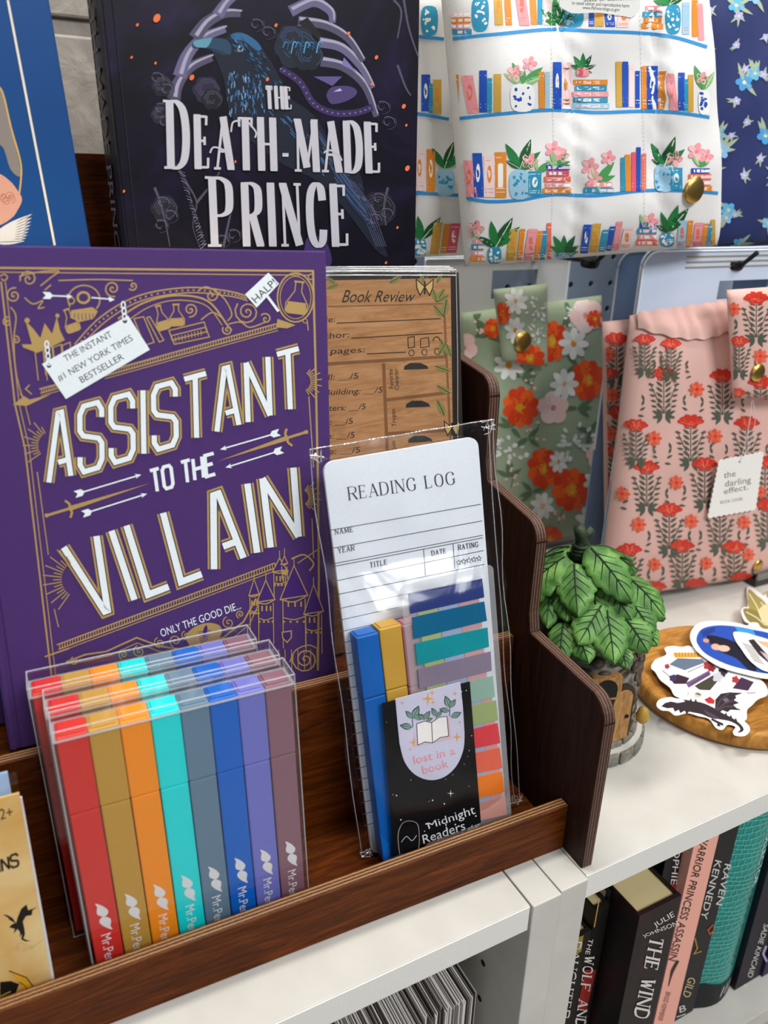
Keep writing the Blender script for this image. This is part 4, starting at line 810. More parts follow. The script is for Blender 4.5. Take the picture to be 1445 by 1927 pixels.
for i in range(26): zc([(150 + 5 * i, 880 + 16 * i), (175 + 5 * i, 900 + 15 * i), (190 + 3 * i, 905 + 16 * i)], 1.3, ('#5b5668', '#7a7488', '#38343f')[i % 3])
zp([(820, 1260), (850, 1236), (900, 1240), (940, 1290), (950, 1389), (820, 1389)], '#3d2a63', 3)
# embers
for x, y, r in ((42, 95, 9), (225, 405, 6), (665, 132, 4), (1190, 300, 4.5), (1333, 556, 5), (1166, 440, 3.5), (1352, 880, 6), (1045, 175, 4), (620, 415, 4), (35, 330, 3), (1346, 655, 3), (1300, 1190, 3), (452, 846, 3), (1240, 1374, 3), (-90, 300, 3), (-130, 1000, 3), (-60, 130, 3.5)): p = Z([(x, y)])[0]; a.ell(p[0], p[1], r * .7, r, '#e8713c', rot=.5, n=8)
SV = flat('#d2ced6', .34, .25)
def title(txt, q, w_, gap, widths, ft=.24):
    a.serif(txt, Z(q), w_ + 4, '#131019', gap, widths, ft + .04, w_ * .34 + 3); a.serif(txt, Z(q), w_, SV, gap, widths, ft, w_ * .34)
title('D', [(108, 530), (190, 536), (200, 876), (116, 876)], 14.5, 0, [1], .42)
title('EATH-MADE', [(252, 604), (1196, 645), (1206, 902), (258, 878)], 13.5, .62, [.72, .95, .9, .85, .42, 1.3, .95, .85, .72])
title('P', [(330, 930), (418, 936), (430, 1284), (345, 1284)], 14.5, 0, [1], .42)
title('RINCE', [(500, 960), (1025, 968), (1040, 1284), (512, 1282)], 14.5, .75, [.9, .1, .95, .85, .78])
title('THE', [(612, 448), (738, 456), (745, 570), (618, 567)], 7, .6, [.9, .9, .7])
for P in ([(430, 690), (440, 640), (480, 630)], [(520, 640), (560, 690), (555, 720)], [(320, 800), (340, 770), (400, 790), (430, 840)], [(915, 800), (940, 785), (985, 800), (1010, 840)]): zc(P, 3.2, SV)
a.build('jacket_print', db)
def mfs(P, off): P = np.asarray(P); return df.ws(np.column_stack([np.full(len(P), DX0 - off), P[:, 0], P[:, 1]]))
a = Art(mfs, .0003); a.text('THE DEATH-MADE PRINCE', ((.010, .176), (.010, .004), (.024, .004), (.024, .176)), '#6f6d74'); a.build('spine_lettering', db)
# blue book
bo = onY((170, 460), .1690); b0 = Fr(bo, yaw=0, lean=2, roll=0); e = b0.loc((92, 0))[0]
bf = Fr(bo, yaw=0, lean=2, roll=math.degrees(math.atan2(-e[0], e[2]))); BZ0 = -(bo[2] - .2535)
BLUE = mottled('blue_jacket', [(.3, '#06366e'), (.7, '#0a4c8c')], scale=6, rough=.45, bump=.03, distortion=.2)
bb = hardcover('hardcover_book', 'blue book with cream rule and peach rose at the top left', 'book', bf, -.155, .0, BZ0, BZ0 + .232, .026, BLUE, PAGES)
a = Art(bf.pxmap(0), .0001, 4e-6); Z = lambda P: [(.33218 * x, .33218 * y) for x, y in P]
a.line(Z([(44, 0), (310, 1390)]), 6.2, '#3a3226'); a.line(Z([(44, 0), (310, 1390)]), 4.6, '#e6ded0')
a.poly(cr(Z([(-40, 470), (0, 500), (25, 560), (60, 720), (105, 900), (115, 1000), (60, 960), (20, 840), (-40, 760)]), 3, True), '#8a8078'); a.line(cr(Z([(-30, 470), (5, 505), (28, 570), (62, 720), (110, 890), (121, 980), (108, 1110)]), 5), 3.2, '#d8aa52')
a.poly(cr(Z([(-20, 1000), (50, 1020), (100, 1080), (125, 1130), (100, 1190), (60, 1240), (-20, 1260)]), 3, True), '#dd9f86')
for k in range(5): a.spiral(*Z([(15 + 12 * k, 1110 + 16 * (k % 3))])[0], 9, 1.6, 1.3, '#b8705a', 1, k)
for k in range(9): p = Z([(-40, 1330), (190 - 14 * k, 1235 + 17 * k)]); a.leaf(p[0][0], p[0][1] + 6 * k * .3, 28 - 3.2 * k, 84 - 3 * k, 11, '#e5ddd2', '#1b1712')
a.build('jacket_print', bb)
# ================================================================ FABRIC POUCHES ON THE PEGBOARD
class Pouch:
    """soft padded pouch: its outline corners come from the photo on the upright plane y=yp"""
    def __init__(s, quad, yp, T, seams_u=(), seams_v=(), seed=1, back=.35, wr=1.):
        s.yp, s.T, s.su, s.sv, s.back = yp, T, seams_u, seams_v, back; r = random.Random(seed); s.ph = [r.random() * 6.28 for _ in range(6)]; s.wr = wr
        s.c = [onY(p, yp)[[0, 2]] for p in quad]          # tl,tr,br,bl
    def xz(s, u, v):
        tl, tr, br, bl = s.c; u = u[:, None]; v = v[:, None]; return (bl * (1 - u) + br * u) * (1 - v) + (tl * (1 - u) + tr * u) * v
    def t(s, u, v):
        e = np.sqrt(np.clip(1 - (2 * u - 1) ** 4, 0, 1)) * np.sqrt(np.clip(1 - (2 * v - 1) ** 4, 0, 1))
        d = np.zeros_like(u)
        for q in s.su: d += np.exp(-((u - q) / .022) ** 2) * .13 + np.exp(-((u - q) / .08) ** 2) * .10
        for q in s.sv: d += np.exp(-((v - q) / .010) ** 2) * .22
        w_ = .035 * s.wr * (np.sin(11 * u + 7 * v + s.ph[0]) + np.sin(19 * v - 9 * u + s.ph[1]) + .6 * np.sin(31 * u + 4 * v + s.ph[2]))
        for q in s.su: w_ += .022 * s.wr * np.exp(-((u - q) / .05) ** 2) * np.sin(70 * v + 60 * (u - q) + s.ph[3])
        return s.T * e * np.clip(1 - d + w_, .1, 1.4)
    def inv(s, P):
        tl, tr, br, bl = s.c; u = np.full(len(P), .5); v = np.full(len(P), .5)
        for _ in range(6):
            q = s.xz(u, v) - P; du = ((br - bl)[None] * (1 - v[:, None]) + (tr - tl)[None] * v[:, None]); dv = ((tl - bl)[None] * (1 - u[:, None]) + (tr - br)[None] * u[:, None])
            det = du[:, 0] * dv[:, 1] - du[:, 1] * dv[:, 0]
            u = u - (q[:, 0] * dv[:, 1] - q[:, 1] * dv[:, 0]) / det; v = v - (du[:, 0] * q[:, 1] - du[:, 1] * q[:, 0]) / det
        return u, v
    def map(s, pts, off):
        y = np.full(len(pts), s.yp - s.T * .8); d = rays(pts)
        for _ in range(5):
            tt = (y - CAM[1]) / d[:, 1]; W = CAM + d * tt[:, None]; u, v = s.inv(W[:, [0, 2]]); uc, vc = np.clip(u, .006, .994), np.clip(v, .006, .994); y = s.yp - s.t(uc, vc)
        q = s.xz(uc, vc); return np.column_stack([q[:, 0], s.yp - s.t(uc, vc) - off, q[:, 1]])
    def body(s, name, parent, m, n=46):
        g = np.linspace(0, 1, n + 1); U, Vv = np.meshgrid(g, g); U, Vv = U.ravel(), Vv.ravel(); q = s.xz(U, Vv); t = s.t(U, Vv); k = len(U)
        A_ = np.column_stack([q[:, 0], s.yp - t, q[:, 1]]); B_ = np.column_stack([q[:, 0], s.yp + t * s.back + .0012, q[:, 1]]); F = []
        for j in range(n):
            for i in range(n): b = j * (n + 1) + i; F += [(b, b + 1, b + n + 2, b + n + 1), (k + b, k + b + n + 1, k + b + n + 2, k + b + 1)]
        ed = [i for i in range(n)] + [i * (n + 1) + n for i in range(n)] + [n * (n + 1) + n - i for i in range(n)] + [(n - i) * (n + 1) for i in range(n)]
        for i in range(len(ed)): a_, b_ = ed[i], ed[(i + 1) % len(ed)]; F.append((a_, k + a_, k + b_, b_))
        return mk(name, np.concatenate([A_, B_]), F, m, parent, smooth=True)
    def base(s): q = s.c; return (sum(c[0] for c in q) / 4, s.yp, min(q[2][1], q[3][1]))
def snap(name, P, px, rx, parent, label=None):
    """domed metal snap where the photo shows it on the pouch"""
    c = P.map(np.array([px], float), .0002)[0]
    o = mk(name, *lathe(c, [(.0001, .0002), (rx, .0), (rx, .0012), (rx * .86, .0024), (rx * .55, .0032), (.0002, .0035)], 22, (1, 0, 0), (0, 0, 1), (0, -1, 0)), GOLD, parent, smooth=True)
    if label: o['label'] = label
def stitch(a, pts, c, dash=7, w_=1.3):
    P = cr(pts, 10); L = 0
    for p, q in zip(P[:-1:1], P[1::1]):
        p, q = np.array(p), np.array(q); d = np.hypot(*(q - p)); n = max(1, int(d / dash))
        for i in range(n): a.line([p + (q - p) * (i + .15) / n, p + (q - p) * (i + .7) / n], w_, c)

# ---- white pouch printed with bookshelves
BC = dict(b='#1f4fb4', t='#2b93b8', o='#e28b2d', p='#ec9aa0', P='#f2d6d6', m='#cfa346', l='#9fc6dc', c='#e8715a', w='#f4f2ee', r='#e2576f')
CT = cloth('white_cotton', '#dedbd8', '#efedea', scale=1800, bump=.25, rough=.8)
def bookrow(a, Z, items):
    for it in items:
        k = it[0]
        if k == 'B':                                                          # ('B', x, ybase, w, h, tilt, colour)
            _, x, y, w_, h, tl, c = it; P = [(x - w_ / 2, y), (x + w_ / 2, y), (x + w_ / 2 - tl * h, y - h), (x - w_ / 2 - tl * h, y - h)]
            a.poly(Z(P), BC[c]); d = BC['w'] if c in 'btorc' else BC['o' if c in 'mP' else 'c']
            for q in (.12, .2, .88): a.line(Z([(x - w_ * .38 - tl * h * q, y - h * q), (x + w_ * .38 - tl * h * q, y - h * q)]), 1.1, d)
            if w_ > 30: a.ell(*Z([(x - tl * h * .55, y - h * .55)])[0], w_ * .1, h * .1, d, n=10)
            if w_ > 44 and c == 'o': a.poly(Z([(x - w_ * .22, y - h * .22), (x + w_ * .22, y - h * .22), (x + w_ * .22, y - h * .74), (x - w_ * .22, y - h * .74)]), BC['w'])
        elif k == 'S':                                                        # stack ('S', x0, x1, ybase, [colours])
            _, x0, x1, y, cs = it
            for i, c in enumerate(cs):
                s_ = (i % 2) * 8 + i * 3; a.poly(Z([(x0 + s_, y - i * 24), (x1 - s_ * .6, y - i * 24), (x1 - s_ * .6, y - i * 24 - 22), (x0 + s_, y - i * 24 - 22)]), BC[c]); a.poly(Z([(x0 + s_ + 10, y - i * 24 - 5), (x1 - s_ * .6, y - i * 24 - 5), (x1 - s_ * .6, y - i * 24 - 17), (x0 + s_ + 10, y - i * 24 - 17)]), BC['w' if i % 2 else 'P'])
        elif k == 'V':                                                        # vase ('V', x, ybase, w, h, body, spots)
            _, x, y, w_, h, c, c2 = it; a.poly(cr(Z([(x - w_ * .34, y), (x + w_ * .34, y), (x + w_ * .5, y - h * .5), (x + w_ * .36, y - h), (x - w_ * .36, y - h), (x - w_ * .5, y - h * .5)]), 3, True), BC[c]); r = random.Random(int(x))
            for i in range(12): p = Z([(x + r.uniform(-.36, .36) * w_, y - r.uniform(.1, .9) * h)])[0]; a.ell(p[0], p[1], r.uniform(1.6, 3.6), r.uniform(2, 4.6), BC[c2], r.random() * 3, 8)
        elif k == 'L':                                                        # leaves ('L', x, y, [(angle, length)], colour set)
            _, x, y, ls, dk = it
            for j, (g, L) in enumerate(ls): p = Z([(x, y)])[0]; a.leaf(p[0], p[1], g, L * .46, L * .14, ('#1f7a3c', '#14562c')[j % 2] if dk else ('#4f9a57', '#8fbf7f')[j % 2], '#dfe8c8' if j % 2 else None)
        elif k == 'F':                                                        # pink tulip
            _, x, y, r = it; p = Z([(x, y)])[0]; a.flower(p[0], p[1], r * .46, 5, ['#ef9aa2', '#f4b9bb'], '#e37f8a', .22, .34)
LV = [(100, 120), (60, 115), (140, 100), (30, 80), (165, 70)]
def shelf_print(P, crop, bars, rows, seams, name, parent):
    a = Art(P.map, .00025, 2.2e-6, maxlen=14); ox, oy, sc = crop; Z = lambda q: [(ox + sc * x, oy + sc * y) for x, y in q]
    for b in bars: a.line(cr(Z(b), 10), 6.2, '#2f8fd0')
    for r in rows: bookrow(a, Z, r)
    for s_ in seams: stitch(a, Z(s_), '#c9c5c2', 6, 1.)
    a.build(name, parent)
wp = Pouch(((826, -70), (1322, -70), (1350, 462), (876, 502)), .2180, .0290, seams_u=(.338, .675), seed=3, wr=1.2)
q = thing('fabric_pouch', 'white padded pouch printed with bookshelves, plants and blue shelf lines', 'pouch', wp.base(), 'hanging bookshelf print pouches')
wp.body('quilted_body', q, CT, 64)
crop = (780, 0, .4602)
bars = [[(120, 160), (330, 140), (555, 120), (740, 128), (920, 135), (1060, 152), (1195, 192)], [(150, 488), (350, 466), (560, 450), (740, 460), (930, 455), (1080, 462), (1205, 480)], [(200, 806), (300, 824), (430, 818), (565, 796), (740, 800), (930, 780), (1090, 780), (1240, 790)], [(90, -160), (555, -190), (1195, -150)]]
r1 = [('S', 130, 235, 140, 'tpoP'), ('V', 268, 122, 70, 130, 't', 'w'), ('B', 345, 102, 34, 130, .05, 'm'), ('B', 385, 102, 26, 140, .06, 'o'), ('B', 450, 104, 42, 150, .16, 'p'), ('B', 488, 100, 26, 140, .05, 'o'), ('B', 512, 100, 20, 130, 0, 't'), ('B', 538, 102, 22, 120, 0, 'P'), ('L', 590, 100, LV, 1), ('V', 645, 108, 90, 80, 't', 'l'), ('B', 722, 108, 22, 90, 0, 'b'), ('B', 754, 108, 38, 90, 0, 'm'), ('B', 800, 110, 40, 80, .1, 'b'), ('B', 850, 112, 50, 80, -.1, 'P'), ('S', 925, 1015, 118, 'ootp'), ('L', 1040, 20, LV, 1), ('V', 1056, 134, 62, 110, 't', 'w'), ('B', 1108, 140, 30, 130, 0, 'l'), ('B', 1145, 150, 24, 150, 0, 'o'), ('B', 1172, 165, 24, 150, .05, 'p')]
r2 = [('B', 160, 474, 18, 180, .0, 'b'), ('B', 182, 474, 22, 170, 0, 'o'), ('B', 245, 462, 40, 155, .15, 'p'), ('B', 280, 460, 30, 172, 0, 'b'), ('B', 306, 460, 20, 140, 0, 't'), ('B', 338, 458, 30, 155, 0, 'm'), ('L', 440, 345, [(115, 100), (150, 90), (40, 110), (20, 90), (80, 60)], 0), ('F', 410, 300, 34), ('F', 470, 260, 30), ('V', 440, 452, 100, 104, 'w', 'b'), ('B', 520, 444, 24, 150, .02, 'o'), ('B', 542, 444, 20, 150, 0, 'l'), ('B', 582, 446, 34, 192, 0, 'b'), ('B', 620, 446, 40, 190, 0, 'P'), ('S', 636, 795, 444, 'ltpto'), ('L', 688, 285, [(90, 70), (60, 70), (125, 70), (20, 56), (160, 56), (-20, 40)], 1), ('V', 688, 312, 56, 34, 'p', 'r'), ('B', 835, 438, 24, 186, .01, 'm'), ('B', 860, 438, 24, 186, 0, 'b'), ('B', 886, 438, 22, 176, 0, 'P'), ('B', 910, 440, 18, 150, 0, 'b'), ('B', 938, 446, 24, 176, 0, 'o'), ('B', 970, 446, 46, 176, 0, 'b'), ('B', 1006, 448, 22, 156, 0, 'o'), ('B', 1058, 452, 38, 150, .12, 'p'), ('B', 1090, 452, 26, 155, 0, 'b'), ('B', 1108, 454, 16, 130, 0, 't'), ('B', 1128, 456, 22, 150, 0, 'm'), ('L', 1180, 370, [(110, 110), (60, 90), (85, 70)], 0), ('F', 1175, 320, 26), ('V', 1182, 464, 46, 92, 'w', 'b')]
r3 = [('B', 240, 806, 40, 150, .14, 'p'), ('B', 266, 806, 36, 180, .05, 'b'), ('B', 305, 806, 44, 170, 0, 'P'), ('B', 350, 808, 48, 186, .0, 'o'), ('L', 430, 690, [(120, 120), (70, 130), (40, 110), (150, 70), (15, 70)], 1), ('F', 470, 660, 34), ('V', 428, 810, 86, 110, 'l', 't'), ('B', 490, 800, 54, 100, 0, 't'), ('L', 500, 700, [(40, 60), (100, 50), (10, 50)], 0), ('S', 522, 640, 792, 'opcrb'), ('L', 580, 680, [(60, 80), (110, 80), (20, 60), (150, 50)], 0), ('F', 565, 610, 34), ('F', 600, 635, 30), ('S', 688, 812, 790, 'tp'), ('L', 745, 745, [(50, 110), (110, 80), (20, 80), (-70, 50)], 0), ('F', 715, 680, 36), ('F', 790, 645, 30), ('F', 735, 730, 30), ('B', 850, 782, 18, 138, 0, 't'), ('B', 872, 782, 22, 150, .02, 'o'), ('B', 894, 782, 18, 160, 0, 'r'), ('B', 914, 782, 18, 180, 0, 'b'), ('B', 936, 778, 18, 150, 0, 'c'), ('L', 1020, 680, [(120, 110), (70, 130), (40, 110), (150, 60)], 1), ('F', 1060, 650, 34), ('V', 1018, 780, 80, 104, 'l', 't'), ('B', 1068, 778, 50, 92, 0, 't'), ('S', 1112, 1215, 782, 'opcb'), ('L', 1160, 680, [(60, 80), (110, 80), (20, 50)], 0), ('F', 1150, 620, 36), ('F', 1190, 640, 30)]
r4 = [('S', 225, 285, 1070, 'optp'), ('F', 250, 935, 34), ('L', 240, 970, [(80, 70), (40, 60)], 0), ('L', 330, 1010, [(100, 110), (60, 140), (40, 130), (150, 90)], 1), ('V', 325, 1078, 56, 66, 't', 'w'), ('B', 390, 1066, 36, 130, -.12, 'm'), ('B', 425, 1066, 22, 130, -.12, 'o'), ('B', 462, 1066, 40, 130, -.16, 'p'), ('B', 496, 1064, 22, 120, -.14, 'o'), ('B', 520, 1064, 22, 120, -.1, 't'), ('B', 548, 1062, 18, 150, 0, 'c'), ('L', 610, 1040, [(90, 80), (60, 90), (120, 90), (30, 70), (150, 70), (10, 60)], 1), ('V', 610, 1060, 80, 26, 'l', 't'), ('B', 690, 1036, 32, 118, -.14, 'b'), ('B', 728, 1032, 34, 118, -.14, 'm'), ('B', 762, 1030, 26, 90, -.2, 't'), ('B', 790, 1026, 22, 100, -.18, 'b'), ('B', 818, 1024, 26, 118, -.16, 'p'), ('B', 856, 1020, 40, 90, -.2, 'P'), ('S', 902, 992, 1004, 'cptb'), ('F', 960, 905, 34), ('L', 940, 930, [(60, 60), (110, 60)], 0), ('L', 1035, 950, [(110, 90), (50, 130), (70, 120), (150, 60)], 1), ('V', 1030, 1008, 60, 54, 't', 'w'), ('B', 1085, 1014, 34, 112, -.1, 'l'), ('B', 1116, 1014, 22, 112, -.1, 'o'), ('B', 1148, 1014, 34, 104, -.14, 'p'), ('B', 1176, 1014, 20, 100, -.14, 'o'), ('B', 1198, 1012, 18, 96, -.1, 't'), ('B', 1218, 1008, 18, 110, 0, 'm')]
shelf_print(wp, crop, bars, [r1, r2, r3, r4], [[(555, -40), (560, 300), (566, 600), (556, 1080)], [(918, -40), (926, 300), (936, 600), (938, 1010)]], 'bookshelf_print', q)
snap('snap', wp, (1304, 357), .0094, q, 'embossed gold snap')
wp2 = Pouch(((752, -70), (1180, -70), (1215, 470), (772, 484)), .2560, .0180, seams_u=(.4, .8), seed=5)
q2 = thing('fabric_pouch', 'bookshelf print pouch half hidden between the raven book and the front pouch', 'pouch', wp2.base(), 'hanging bookshelf print pouches')
wp2.body('quilted_body', q2, CT, 40)
shelf_print(wp2, crop, [[(0, 148), (120, 160)], [(0, 462), (140, 488)], [(0, 788), (200, 800)]], [[('V', 60, 140, 70, 110, 't', 'w'), ('B', 45, 455, 36, 150, 0, 'b'), ('B', 92, 465, 34, 140, 0, 'm'), ('B', 66, 462, 16, 120, 0, 't'), ('B', 20, 780, 40, 170, 0, 'P'), ('B', 66, 786, 36, 176, .0, 'o'), ('L', 120, 690, [(120, 100), (70, 120), (40, 100)], 1), ('V', 125, 796, 80, 100, 'l', 't'), ('L', 30, 980, [(100, 100), (50, 120), (130, 90)], 1), ('V', 22, 1050, 50, 70, 't', 'w'), ('B', 80, 1040, 36, 130, -.12, 'm'), ('B', 118, 1036, 26, 120, -.12, 'o'), ('B', 150, 1034, 40, 120, -.14, 'r')]], [], 'bookshelf_print', q2)
# ---- navy pouch
nv = Pouch(((1262, -70), (1600, -70), (1590, 452), (1282, 472)), .2600, .0200, seams_u=(.45,), seed=8)
q = thing('fabric_pouch', 'navy padded pouch with small blue flowers at the top right', 'pouch', nv.base())
nv.body('quilted_body', q, cloth('navy_cotton', '#0d1d55', '#14286a', scale=1800, bump=.25, rough=.7), 40)
a = Art(nv.map, .00025, 2.5e-6, maxlen=12); r = random.Random(4)
for x, y, s_ in ((1385, 10, 15), (1420, -8, 15), (1390, 30, 9), (1400, 155, 16), (1420, 138, 13), (1385, 190, 8), (1385, 85, 7), (1402, 130, 7), (1440, 255, 16), (1352, 252, 13), (1356, 283, 16), (1376, 255, 6), (1352, 318, 6), (1405, 230, 7), (1400, 330, 8), (1370, 395, 14), (1366, 410, 11), (1382, 404, 6), (1430, 298, 7), (1390, 460, 12), (1335, 97, 6), (1440, 70, 7), (1445, 420, 12), (1336, 20, 7), (1436, 140, 8)) + tuple((1462 + 32 * (k % 4) + 9 * (k % 3), -30 + 30 * k, (13, 7, 15, 8)[k % 4]) for k in range(16)) + tuple((1300 + 40 * (k % 7), -55 + 8 * (k % 2), 10) for k in range(7)):
    for g in range(4): a.leaf(x, y, r.uniform(0, 360), s_ * r.uniform(1.7, 2.6), s_ * .5, '#a9b79a')
    a.flower(x, y, s_, 5, ['#5fb4dd', '#8fc3ea', '#4f9bd0'][r.randrange(3)] if s_ > 9 else '#b8b5e0', '#e6dfae', .24, .4, r.random())
a.build('flower_print', q)
# warning tag on the white pouch
tg = Fr((wp.map(np.array([[1120., 10.]]), .003)[0]) + np.array([0, -.002, 0]), yaw=2, lean=-4, roll=-3)
t = thing('hang_tag', 'white scalloped warning tag hanging on the bookshelf print pouch', 'tag', tg.w(0, 0, -.01))
def scallop(x0, x1, y0, y1, n, m, d=2.6):
    P = []
    for (a_, b_, k) in (((x0, y1), (x1, y1), n), ((x1, y1), (x1, y0), m), ((x1, y0), (x0, y0), n), ((x0, y0), (x0, y1), m)):
        a_, b_ = np.array(a_, float), np.array(b_, float); u = (b_ - a_) / np.hypot(*(b_ - a_)); o_ = np.array([-u[1], u[0]])
        for i in range(k * 4): f_ = i / (k * 4); P.append(tuple(a_ + (b_ - a_) * f_ + o_ * d * abs(math.sin(math.pi * f_ * k))))
    return P
P = [(1050, -60), (1204, -60), (1204, 18), (1198, 26), (1188, 33), (1170, 30), (1150, 27), (1130, 24), (1110, 24), (1092, 25), (1076, 25), (1064, 19), (1053, 12)]
prism('card', tg, [tg.l(*p) for p in P], 0, .0006, flat('#ecebe6', .6), t)
a = Art(tg.pxmap(0), .00008); K = '#55534f'
a.textl('State of California', (1098, 3), (1192, 0), 8, K); a.textl('to cause cancer and reproductive harm', (1076, 8), (1184, 14), 7, K); a.textl('www.P65warnings.ca.gov', (1096, 17), (1166, 21), 6.5, K)
a.build('printed_text', t)

# ---- green floral pouch standing by the wall
gp = Pouch(((868, 590), (1132, 556), (1138, 1000), (872, 1048)), .3520, .0130, seed=12, back=.2)
q = thing('fabric_pouch', 'sage green pouch with orange cosmos and white daisies', 'pouch', gp.base())
gp.body('padded_body', q, cloth('sage_cotton', '#8b9a7c', '#a0ad90', scale=1700, bump=.3), 36)
Z5 = lambda x, y: (860 + .40485 * x, 460 + .40485 * y); S5 = .40485
OC = ['#e2481f', '#ee6322', '#d93d16']; r = random.Random(9)
def greens(a, items):
    for k, x, y, rad, sx in items:
        X, Y = Z5(x, y); R_ = rad * S5
        if k == 'o': a.flower(X, Y, R_, 10, OC, '#d99a1d', .34, .5, r.random(), sx); a.ell(X, Y, R_ * .2, R_ * .22, '#e9b53a', n=10)
        if k == 'w': a.flower(X, Y, R_, 8, ['#eceae4', '#dcdcd4'], '#e2932b', .24, .4, r.random(), sx)
        if k == 'p': a.flower(X, Y, R_, 5, ['#eec6c0', '#f2d6d0'], '#d98a80', .22, .5, r.random(), sx)
        if k == 'f':
            for i in range(26): g = r.random() * 6.28; d = R_ * math.sqrt(r.random()); a.ell(X + d * math.cos(g), Y + d * math.sin(g), R_ * .16, R_ * .1, r.choice(('#dfe0d8', '#eceae4', '#cdd2c6')), g, 7)
        if k == 's':
            a.line([(X, Y), (X + R_ * .2, Y - R_), (X + R_ * .6, Y - R_ * 1.7)], 1.5, '#55684f')
            for i in range(7): a.ell(X + r.uniform(-.5, .9) * R_, Y - r.uniform(.2, 1.8) * R_, 3, 2.6, '#efbfae', n=7)
        if k == 'l':
            for i in range(4): a.leaf(X, Y, r.uniform(0, 360), R_, R_ * .32, '#5c7355')
ga = Art(gp.map, .00025, 2.5e-6, maxlen=12)
greens(ga, [('l', x, y, 70, 1) for x, y in ((250, 850), (560, 760), (350, 1150), (620, 870), (150, 420), (560, 560), (520, 320), (240, 1080), (90, 350), (600, 1190), (300, 620), (330, 900))] + [('s', 340, 690, 55, 1), ('s', 350, 930, 60, 1), ('s', 250, 1130, 50, 1), ('s', 470, 1300, 40, 1), ('s', 90, 430, 40, 1), ('f', 250, 960, 75, 1), ('f', 550, 920, 90, 1), ('f', 560, 330, 60, 1), ('p', 445, 760, 75, .9), ('p', 30, 480, 70, .8), ('p', 600, 330, 80, .9), ('p', 650, 980, 60, .7), ('w', 240, 560, 70, 1), ('o', 295, 755, 92, .82), ('o', 605, 630, 92, .8), ('o', 400, 1040, 92, .66), ('o', 530, 1140, 98, .85), ('o', 440, 450, 92, .7), ('o', 640, 345, 40, 1), ('o', 660, 1240, 60, .7), ('o', 435, 1370, 60, .9), ('o', 165, 390, 46, .8), ('w', 497, 650, 70, .85), ('w', 540, 460, 72, .9), ('w', 395, 1215, 62, .8), ('w', 615, 1290, 74, .85), ('w', 640, 1105, 60, .8), ('w', 470, 1010, 50, .8)])
ga.build('flower_print', q)
fp = Pouch(((929, 545), (1030, 534), (1030, 690), (946, 680)), .3300, .0042, seed=2, back=.3)
f_ = fp.body('closing_flap', q, cloth('sage_cotton_flap', '#93a184', '#a9b599', scale=1700, bump=.3), 14)
fa = Art(fp.map, .0002, 2.5e-6, maxlen=12); greens(fa, [('f', 380, 300, 60, 1), ('w', 272, 265, 60, .9), ('w', 270, 400, 60, .7), ('o', 210, 320, 50, .6), ('o', 340, 530, 66, 1), ('f', 360, 420, 50, 1)]); fa.build('flap_print', f_)
snap('snap', fp, (983, 643), .0095, q, 'shiny gold snap')

# ---- red carnation pouches
PINK = cloth('pink_cotton', '#d2a398', '#deb4a9', scale=1700, bump=.3)
def carnation(a, x, y, s):
    DG = '#4c5647'
    for g, L in ((0, 1), (-24, .95), (24, .95)): t_ = D(90 + g); a.line([(x, y + 74 * s), (x + 66 * s * L * math.cos(t_), y + 74 * s - 66 * s * L * math.sin(t_))], 1.5, DG)
    for i in range(7):
        yy = y + (14 + i * 10) * s; sp = (20 - i * 1.6) * s
        for sg in (-1, 1):
            a.leaf(x + sg * 2 * s, yy, 90 - sg * 52, 16 * s, 5 * s, DG); a.leaf(x + sg * sp * .9, yy + 8 * s, 90 - sg * 75, 12 * s, 4.4 * s, DG)
    for sg in (-1, 1):
        for g in (-20, -60, 20): a.leaf(x + sg * 3 * s, y + 76 * s, g if sg > 0 else 180 - g, 19 * s, 7 * s, DG)
        for i in range(4): a.leaf(x + sg * (36 + i * 4) * s, y + (50 + 9 * i) * s, 70 + 40 * i if sg > 0 else 110 - 40 * i, 12 * s, 4.5 * s, DG)
    for dx, dy, r_, ro in ((-28, 19, 16, -.9), (28, 19, 16, .9), (0, 0, 24, 0)):
        k, q_ = math.cos(ro), math.sin(ro)
        pts = [(0, .42)] + [((1 + .07 * (i % 2)) * math.cos(t_), -.55 * (1 + .1 * (i % 2)) * math.sin(t_) + .1) for i, t_ in enumerate(np.linspace(0, math.pi, 13))]
        T = [(x + (u * k - v * q_) * r_ * s, y + (u * q_ + v * k) * r_ * s) for u, v in pts]; a.poly(T, '#c5301f')
        for t_ in np.linspace(.25, math.pi - .25, 6): u, v = .85 * math.cos(t_), -.42 * math.sin(t_) + .1; a.line([(x - .3 * q_ * r_ * s, y + .3 * k * r_ * s), (x + (u * k - v * q_) * r_ * s, y + (u * q_ + v * k) * r_ * s)], 1., '#e8705a')
def daisy(a, x, y, s): a.flower(x, y, 14 * s, 8, ['#dc5338', '#e0684a'], '#c5301f', .25, .4)
def red_print(P, items, name, parent):
    a = Art(P.map, .00025, 2.2e-6, maxlen=12)
    for k, x, y, s in items: X, Y = Z5(x, y); (carnation if k == 'c' else daisy)(a, X, Y, s)
    a.build(name, parent)
rp2 = Pouch(((1134, 606), (1480, 572), (1440, 1030), (1140, 1092)), .2500, .0120, seed=21)
q2 = thing('fabric_pouch', 'rear red carnation pouch, its shaded left edge showing behind the front one', 'pouch', rp2.base(), 'hanging carnation pouches')
rp2.body('padded_body', q2, PINK, 30)
red_print(rp2, [('c', 740, 440, 1), ('c', 700, 600, .9), ('c', 750, 780, 1), ('c', 730, 960, .9), ('c', 720, 1100, 1), ('c', 745, 1260, .9), ('d', 700, 510, 1), ('d', 720, 700, 1), ('d', 710, 880, 1), ('d', 760, 1180, 1)], 'carnation_print', q2)
